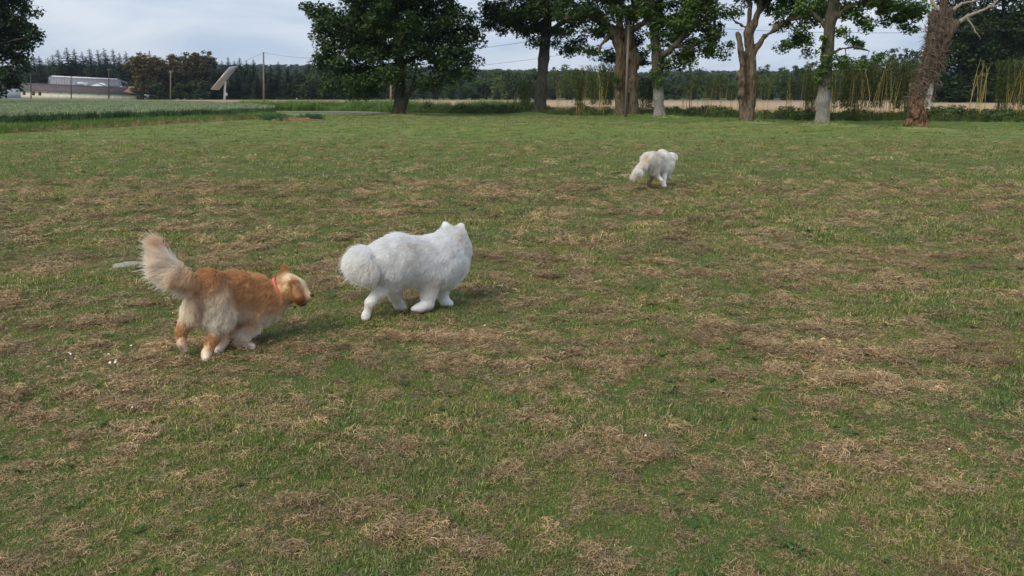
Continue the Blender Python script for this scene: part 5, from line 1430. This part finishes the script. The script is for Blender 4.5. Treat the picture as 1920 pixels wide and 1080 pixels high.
# colours
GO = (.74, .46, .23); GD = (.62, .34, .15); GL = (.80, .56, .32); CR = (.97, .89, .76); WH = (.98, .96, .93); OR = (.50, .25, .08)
PK = (.95, .85, .74)
back = (-.62, -.55, -.35); down = (-.1, -.1, -1)
gold = [
 B((388, 533, 4.93), (398, 543, 4.99), .088, .110, .040, (-.5, -.4, -.7), .25, GD, GL),            # croup, pelvis
 B((398, 543, 4.99), (440, 548, 5.12), .110, .122, .042, (-.75, -.5, -.35), .22, GD, GL),          # loin
 B((440, 548, 5.12), (474, 557, 5.24), .122, .138, .045, (-.75, -.5, -.4), .2, GO, CR),            # ribs
 B((474, 557, 5.24), (500, 566, 5.30), .138, .125, .045, (-.75, -.4, -.5), .2, GO, CR),            # shoulders
 B((498, 560, 5.30), (522, 552, 5.33), .108, .086, .045, (-.8, -.2, -.6), .2, GO, CR),
 B((522, 551, 5.33), (541, 543, 5.34), .084, .076, .030, (-.8, -.2, -.55), .2, GO, GL),            # neck
 B((543, 534, 5.34), (557, 539, 5.33), .074, .066, .010, (-.9, 0, -.3), .2, (.86, .70, .50), GO),               # skull
 B((562, 546, 5.31), (579, 556, 5.29), .042, .029, .005, (-.9, 0, -.2), .2, GL, GO),               # muzzle
 B((560, 556, 5.30), (568, 566, 5.27), .026, .018, .006, (-.9, 0, -.2), .2, (.10, .06, .05), (.10, .06, .05), hair=.4),   # lower jaw
 B((551, 532, 5.26), (560, 558, 5.23), .024, .034, .018, (.1, 0, -1), .15, (.36, .16, .055), (.30, .13, .045)),               # near ear hanging
 B((535, 524, 5.38), (532, 505, 5.40), .034, .020, .020, (-.1, 0, 1), .2, OR, OR),                 # far ear flung up
 # rump and thighs
 B((384, 550, 4.93), (366, 582, 4.96), .080, .072, .034, (-.35, -.3, -1), .3, CR, CR),             # left thigh
 B((402, 558, 4.95), (416, 590, 4.99), .100, .084, .034, (-.25, -.5, -1), .3, CR, WH),             # right thigh
 B((380, 575, 4.97), (410, 580, 4.98), .070, .070, .045, (-.2, -.5, -1), .25, CR, CR),
 B((366, 582, 4.96), (350, 603, 4.99), .062, .038, .026, (-.3, -.2, -1), .2, CR, GL),
 B((350, 605, 4.99), (340, 620, 4.94), .032, .023, .022, (-.3, -.2, -1), .25, OR, GL),
 B((340, 620, 4.94), (341, 644, 4.92), .021, .017, .016, (-.4, -.2, -1), .25, GO, GL),
 B((341, 644, 4.92), (347, 657, 4.93), .020, .020, .008, (-.2, -.2, -1), .2, CR, (.12, .08, .06)),
 B((414, 594, 4.99), (410, 618, 5.02), .074, .042, .028, (-.2, -.3, -1), .25, WH, CR),
 B((410, 620, 5.02), (396, 641, 4.93), .038, .025, .024, (-.4, -.3, -1), .2, OR, GL),
 B((396, 641, 4.93), (387, 662, 4.90), .021, .018, .014, (-.2, -.3, -1), .2, GO, CR),
 B((387, 662, 4.90), (386, 674, 4.86), .023, .022, .008, (-.2, -.2, -1), .2, CR, CR),
 # forelegs
 B((482, 580, 5.20), (474, 608, 5.18), .070, .044, .035, (-.4, -.3, -1), .25, GO, WH),
 B((474, 608, 5.18), (455, 634, 5.13), .038, .028, .060, (-1, -.1, -.35), .3, WH, WH),
 B((455, 634, 5.13), (463, 649, 5.12), .026, .023, .022, (-.9, -.1, -.5), .3, GL, CR),
 B((462, 650, 5.12), (473, 653, 5.11), .025, .027, .006, (-.3, 0, -1), .2, WH, WH),
 B((486, 582, 5.30), (470, 612, 5.30), .070, .050, .040, (-.4, -.3, -1), .25, CR, WH),
 B((455, 585, 5.24), (438, 616, 5.18), .045, .032, .025, (-.4, -.3, -1), .25, GL, CR),
 B((438, 616, 5.18), (418, 642, 5.08), .031, .022, .016, (-.4, -.3, -1), .25, GL, GO),
 B((418, 642, 5.08), (410, 658, 5.03), .024, .026, .010, (-.4, -.3, -1), .25, CR, CR),
 # belly
 B((432, 564, 5.10), (482, 574, 5.24), .085, .088, .038, (-.5, -.2, -1), .2, GL, WH),
 # tail
 B((388, 531, 4.93), (366, 529, 4.86), .044, .030, .050, (-.8, -.2, -1), .3, GL, WH, hair=1.6),
 B((366, 529, 4.86), (346, 522, 4.81), .028, .022, .075, (-.75, -.15, -1), .25, GL, WH, hair=2.2),
 B((346, 522, 4.81), (324, 506, 4.78), .021, .017, .125, (-1, -.1, -.62), .15, PK, WH, hair=4),
 B((324, 506, 4.78), (308, 484, 4.77), .016, .013, .120, (-1, 0, -.1), .15, PK, PK, hair=4),
 B((308, 484, 4.77), (299, 458, 4.77), .013, .009, .090, (-.8, 0, .75), .15, PK, PK, hair=3.6),
]
def gold_col(P, Nn, col):
    # cream breeches under the tail, orange fleck variation on the back
    n = noise3(P * 9, 12)
    f = sst(n, .35, .8)[:, None] * .22
    col = col * (1 - f) + col * np.array([.70, .58, .5]) * f
    w = ((1 - sst(np.linalg.norm(P - at(303, 452, 4.77), axis=1), .03, .11)) * sst(P[:, 0] - at(300, 460, 4.77)[0], -.02, .03))[:, None] * .8
    col = col * (1 - w) + np.array(GO) * w
    a_, b_ = at(376, 556, 4.80), at(373, 603, 4.86)
    d, _ = bone_d(P, a_, b_, .0, .0); w = (1 - sst(d, .015, .06))[:, None] * .75
    return col * (1 - w) + np.array([.33, .19, .14]) * w
gd, gbase = make_dog('golden brown long haired dog trotting away with plumed tail raised and red collar', gold, .011, .016, 110000, .0015, 1, clumpf=40, rough=.36, color_fn=gold_col, root_xy=at(415, 640, 5.05)[:2])
# collar: a band round the neck
def ring_band(c, axis, r, w, th, n=36, sq=1.0):
    ax_ = np.array(axis, float); ax_ /= np.linalg.norm(ax_); u = np.cross(ax_, [0, 0, 1]); u /= np.linalg.norm(u); v = np.cross(u, ax_)
    V = []; Q = []
    for i in range(n):
        a = 2 * math.pi * i / n; d = u * math.cos(a) + v * math.sin(a) * sq
        for rr, ww in ((r, -w), (r + th, -w), (r + th, w), (r, w)): V.append(c + d * rr + ax_ * ww)
    for i in range(n):
        for q in range(4): Q.append([i * 4 + q, i * 4 + (q + 1) % 4, ((i + 1) % n) * 4 + (q + 1) % 4, ((i + 1) % n) * 4 + q])
    return np.array(V), np.array(Q)
cc = at(527, 546, 5.335); ax_ = at(541, 543, 5.34) - at(520, 553, 5.33)
V, Q = ring_band(cc, ax_, .1035, .011, .004, sq=1.0)
obj('collar', mesh('collar', V - gbase, Q), simple('red_collar', (.62, .15, .09), .6, .3), gd)
def ball(c, r, n=8, s=(1, 1, 1)):
    V = []; Q = []
    for i in range(n + 1):
        for j in range(2 * n):
            a = math.pi * i / n; b = math.pi * j / n
            V.append(np.array([math.sin(a) * math.cos(b), math.sin(a) * math.sin(b), math.cos(a)]) * r * np.array(s) + c)
    for i in range(n):
        for j in range(2 * n): Q.append([i * 2 * n + j, (i + 1) * 2 * n + j, (i + 1) * 2 * n + (j + 1) % (2 * n), i * 2 * n + (j + 1) % (2 * n)])
    return np.array(V), np.array(Q)
def bit(name, c, r, base, root, mat, s=(1, 1, 1)):
    V, Q = ball(np.array(c), r, 8, s); obj(name, mesh(name, V - base, Q, None, True), mat, root)
M_eye = simple('dog_eye', (.015, .01, .008), .1, .6)
M_tongue = simple('dog_mouth', (.09, .05, .06), .5, .4)
bit('nose', at(585, 553, 5.278), .016, gbase, gd, M_nose, (1, 1, .8))
bit('eye', at(573, 545.5, 5.282), .0045, gbase, gd, M_eye); bit('eye', at(570, 540, 5.375), .006, gbase, gd, M_eye)
bit('mouth', at(566, 569, 5.27), .026, gbase, gd, M_tongue, (1.3, .8, .8))

# white spitz ---------------------------------------------------------
W1 = (.96, .955, .945); W2 = (.93, .91, .87); WC = (.90, .84, .75)
sam = [
 B((730, 484, 5.90), (748, 481, 5.96), .135, .150, .055, (-.75, -.45, -.4), .55, W1, W1),
 B((748, 484, 5.96), (782, 487, 6.08), .150, .150, .055, (-.75, -.45, -.4), .5, W1, W2),
 B((782, 487, 6.08), (818, 488, 6.20), .150, .165, .060, (-.75, -.45, -.4), .5, W1, W2),
 B((818, 488, 6.20), (838, 492, 6.28), .165, .145, .060, (-.6, -.4, -.6), .5, W1, W1),
 B((828, 475, 6.24), (848, 464, 6.32), .140, .125, .065, (-.7, -.4, -.5), .55, W1, W1),
 B((842, 490, 6.27), (838, 503, 6.26), .125, .095, .055, (-.2, -.2, -1), .4, W1, W1),        # chest ruff
 B((838, 454, 6.30), (852, 450, 6.38), .085, .080, .035, (-.6, -.5, -.3), .6, W1, W1),        # neck to skull
 B((856, 450, 6.42), (862, 458, 6.52), .060, .035, .012, (-.5, -.6, -.3), .3, W1, W1),        # muzzle, seen from behind
 B((861, 441, 6.40), (865, 425, 6.41), .034, .020, .014, (.1, 0, 1), .3, W1, W1),             # right ear
 B((840, 437, 6.36), (835, 423, 6.37), .036, .022, .016, (-.1, 0, 1), .3, W1, W1),            # left ear
 # hind legs
 B((738, 498, 5.90), (735, 520, 5.93), .115, .075, .050, (-.4, -.2, -1), .4, W1, W1),
 B((735, 520, 5.93), (713, 545, 5.86), .070, .036, .030, (-.5, -.2, -1), .3, W1, WC),
 B((713, 546, 5.86), (695, 565, 5.82), .034, .024, .020, (-.5, -.2, -1), .3, W2, WC),
 B((695, 565, 5.82), (686, 592, 5.81), .023, .019, .014, (-.5, -.2, -1), .25, W1, WC),
 B((686, 592, 5.81), (685, 599, 5.80), .020, .018, .006, (-.3, -.2, -1), .25, W2, WC),
 B((748, 510, 6.02), (741, 550, 6.05), .085, .034, .028, (-.3, -.2, -1), .3, W1, WC),
 B((741, 550, 6.05), (748, 570, 6.10), .029, .023, .022, (-.3, -.2, -1), .3, W2, WC),
 B((748, 570, 6.10), (757, 579, 6.12), .028, .030, .008, (-.3, -.2, -1), .25, W1, WC),
 # forelegs
 B((812, 510, 6.06), (805, 545, 6.06), .085, .046, .035, (-.3, -.2, -1), .35, W1, WC),
 B((805, 545, 6.06), (803, 568, 6.05), .044, .031, .024, (-.5, -.1, -1), .3, W1, WC),
 B((803, 568, 6.05), (788, 577, 6.00), .031, .024, .016, (-.6, -.1, -.6), .3, W1, WC),
 B((788, 577, 6.00), (776, 579, 5.97), .025, .019, .008, (-.6, -.1, -.4), .25, W2, (.45, .36, .28)),
 B((832, 510, 6.26), (829, 545, 6.26), .075, .036, .035, (-.3, -.2, -1), .3, W1, WC),
 B((829, 545, 6.26), (835, 566, 6.26), .032, .022, .018, (-.5, -.1, -1), .3, W1, WC),
 B((835, 566, 6.26), (844, 570, 6.25), .027, .026, .006, (-.2, 0, -1), .25, W1, W1),
 B((775, 492, 6.06), (820, 494, 6.18), .125, .135, .060, (-.3, -.2, -1), .35, W1, W2),
 # curled bushy tail
 B((718, 476, 5.88), (702, 483, 5.83), .022, .040, .045, (-.8, -.2, -.3), .6, W1, W1),
 B((698, 490, 5.83), (681, 492, 5.79), .078, .088, .068, (-.7, -.2, -.3), .9, W1, W1, hair=1.2),
 B((681, 492, 5.79), (690, 500, 5.78), .088, .082, .068, (-.4, -.2, -.8), .9, W1, W2, hair=1.2),
]
def sam_col(P, Nn, col):
    n = noise3(P * 11, 3)
    return col * (1 - .05 * sst(n, .5, .85)[:, None] * np.array([.4, .8, 1.4]))
sd, sbase = make_dog('fluffy pure white dog walking away with its bushy tail hanging behind', sam, .012, .020, 140000, .0015, 2, clumpf=20, rough=.15, color_fn=sam_col, root_xy=at(765, 575, 6.02)[:2])
bit('nose', at(864, 459, 6.56), .014, sbase, sd, M_nose)

# far cream dog ---------------------------------------------------------
C1 = (.93, .90, .86); C2 = (.88, .80, .68); C3 = (.72, .55, .37); C4 = (.22, .15, .10)
cre = [
 B((1217, 299, 14.5), (1226, 301, 14.65), .125, .140, .05, (-.5, -.6, -.4), .35, C1, C1),
 B((1226, 301, 14.65), (1242, 300, 14.95), .140, .145, .05, (-.5, -.6, -.4), .35, C1, C1),
 B((1242, 300, 14.95), (1250, 303, 15.1), .145, .13, .05, (-.5, -.6, -.4), .35, C1, C1),
 B((1250, 298, 15.1), (1259, 296, 15.2), .10, .085, .045, (-.6, -.6, -.3), .3, C1, C1),
 B((1259, 295, 15.2), (1263, 296, 15.2), .075, .062, .02, (-.8, -.3, -.3), .3, C1, C1),
 B((1263, 298, 15.2), (1267, 301, 15.15), .040, .026, .008, (-.8, -.3, -.3), .3, C2, C2),
 B((1241, 288, 14.95), (1244, 287, 15.05), .07, .05, .03, (-.6, -.6, -.3), .4, C1, C1),
 B((1261, 298, 15.1), (1260, 306, 15.08), .026, .030, .02, (-.1, 0, -1), .3, C2, C3),
 B((1252, 310, 15.05), (1250, 320, 15.0), .10, .07, .05, (-.3, -.3, -1), .3, C1, C1),
 # hind legs
 B((1220, 308, 14.55), (1226, 318, 14.6), .105, .085, .05, (-.4, -.4, -1), .3, C2, C1),
 B((1221, 320, 14.7), (1221, 333, 14.75), .055, .036, .02, (-.3, -.3, -1), .25, C3, C4),
 B((1221, 333, 14.75), (1217, 343, 14.7), .030, .026, .014, (-.3, -.3, -1), .25, C4, C4),
 B((1217, 343, 14.7), (1218, 347, 14.68), .028, .028, .006, (-.3, -.3, -1), .25, C4, C4),
 B((1228, 320, 14.6), (1232, 330, 14.65), .065, .040, .02, (-.4, -.3, -1), .25, C1, C2),
 B((1232, 330, 14.65), (1241, 338, 14.6), .034, .026, .012, (-.4, -.3, -1), .25, C1, C2),
 # forelegs
 B((1245, 318, 14.85), (1245, 332, 14.8), .075, .04, .03, (-.4, -.3, -1), .25, C1, C1),
 B((1245, 332, 14.8), (1244, 346, 14.75), .034, .028, .012, (-.3, -.3, -1), .25, C1, C1),
 B((1244, 346, 14.75), (1247, 349, 14.72), .028, .028, .006, (-.3, -.3, -1), .25, C1, C1),
 B((1248, 322, 15.05), (1252, 331, 15.1), .05, .03, .02, (-.3, -.3, -1), .25, C1, C2),
 B((1252, 331, 15.1), (1255, 333, 15.1), .026, .024, .006, (-.3, -.3, -1), .25, C1, C1),
 B((1222, 308, 14.6), (1248, 310, 14.95), .105, .12, .05, (-.3, -.3, -1), .3, C1, C1),
 # tail
 B((1213, 300, 14.45), (1206, 312, 14.35), .055, .06, .06, (-.6, -.2, -.8), .35, C2, C1),
 B((1206, 312, 14.35), (1197, 322, 14.28), .055, .05, .08, (-.8, -.1, -.7), .35, C1, C1, hair=1.5),
 B((1197, 322, 14.28), (1190, 329, 14.25), .045, .03, .09, (-.5, -.1, -1), .35, C1, C2, hair=1.8),
]
def cre_col(P, Nn, col):
    n = noise3(P * 7, 8); f = sst(n, .62, .8)[:, None] * .22
    return col * (1 - f) + np.array(C3) * 1.1 * f
cd, cbase = make_dog('cream white shaggy dog running away far off near the tree row', cre, .014, .02, 45000, .0026, 3, clumpf=22, rough=.4, color_fn=cre_col, root_xy=at(1230, 340, 14.7)[:2])
bit('nose', at(1268, 301, 15.12), .016, cbase, cd, M_nose)
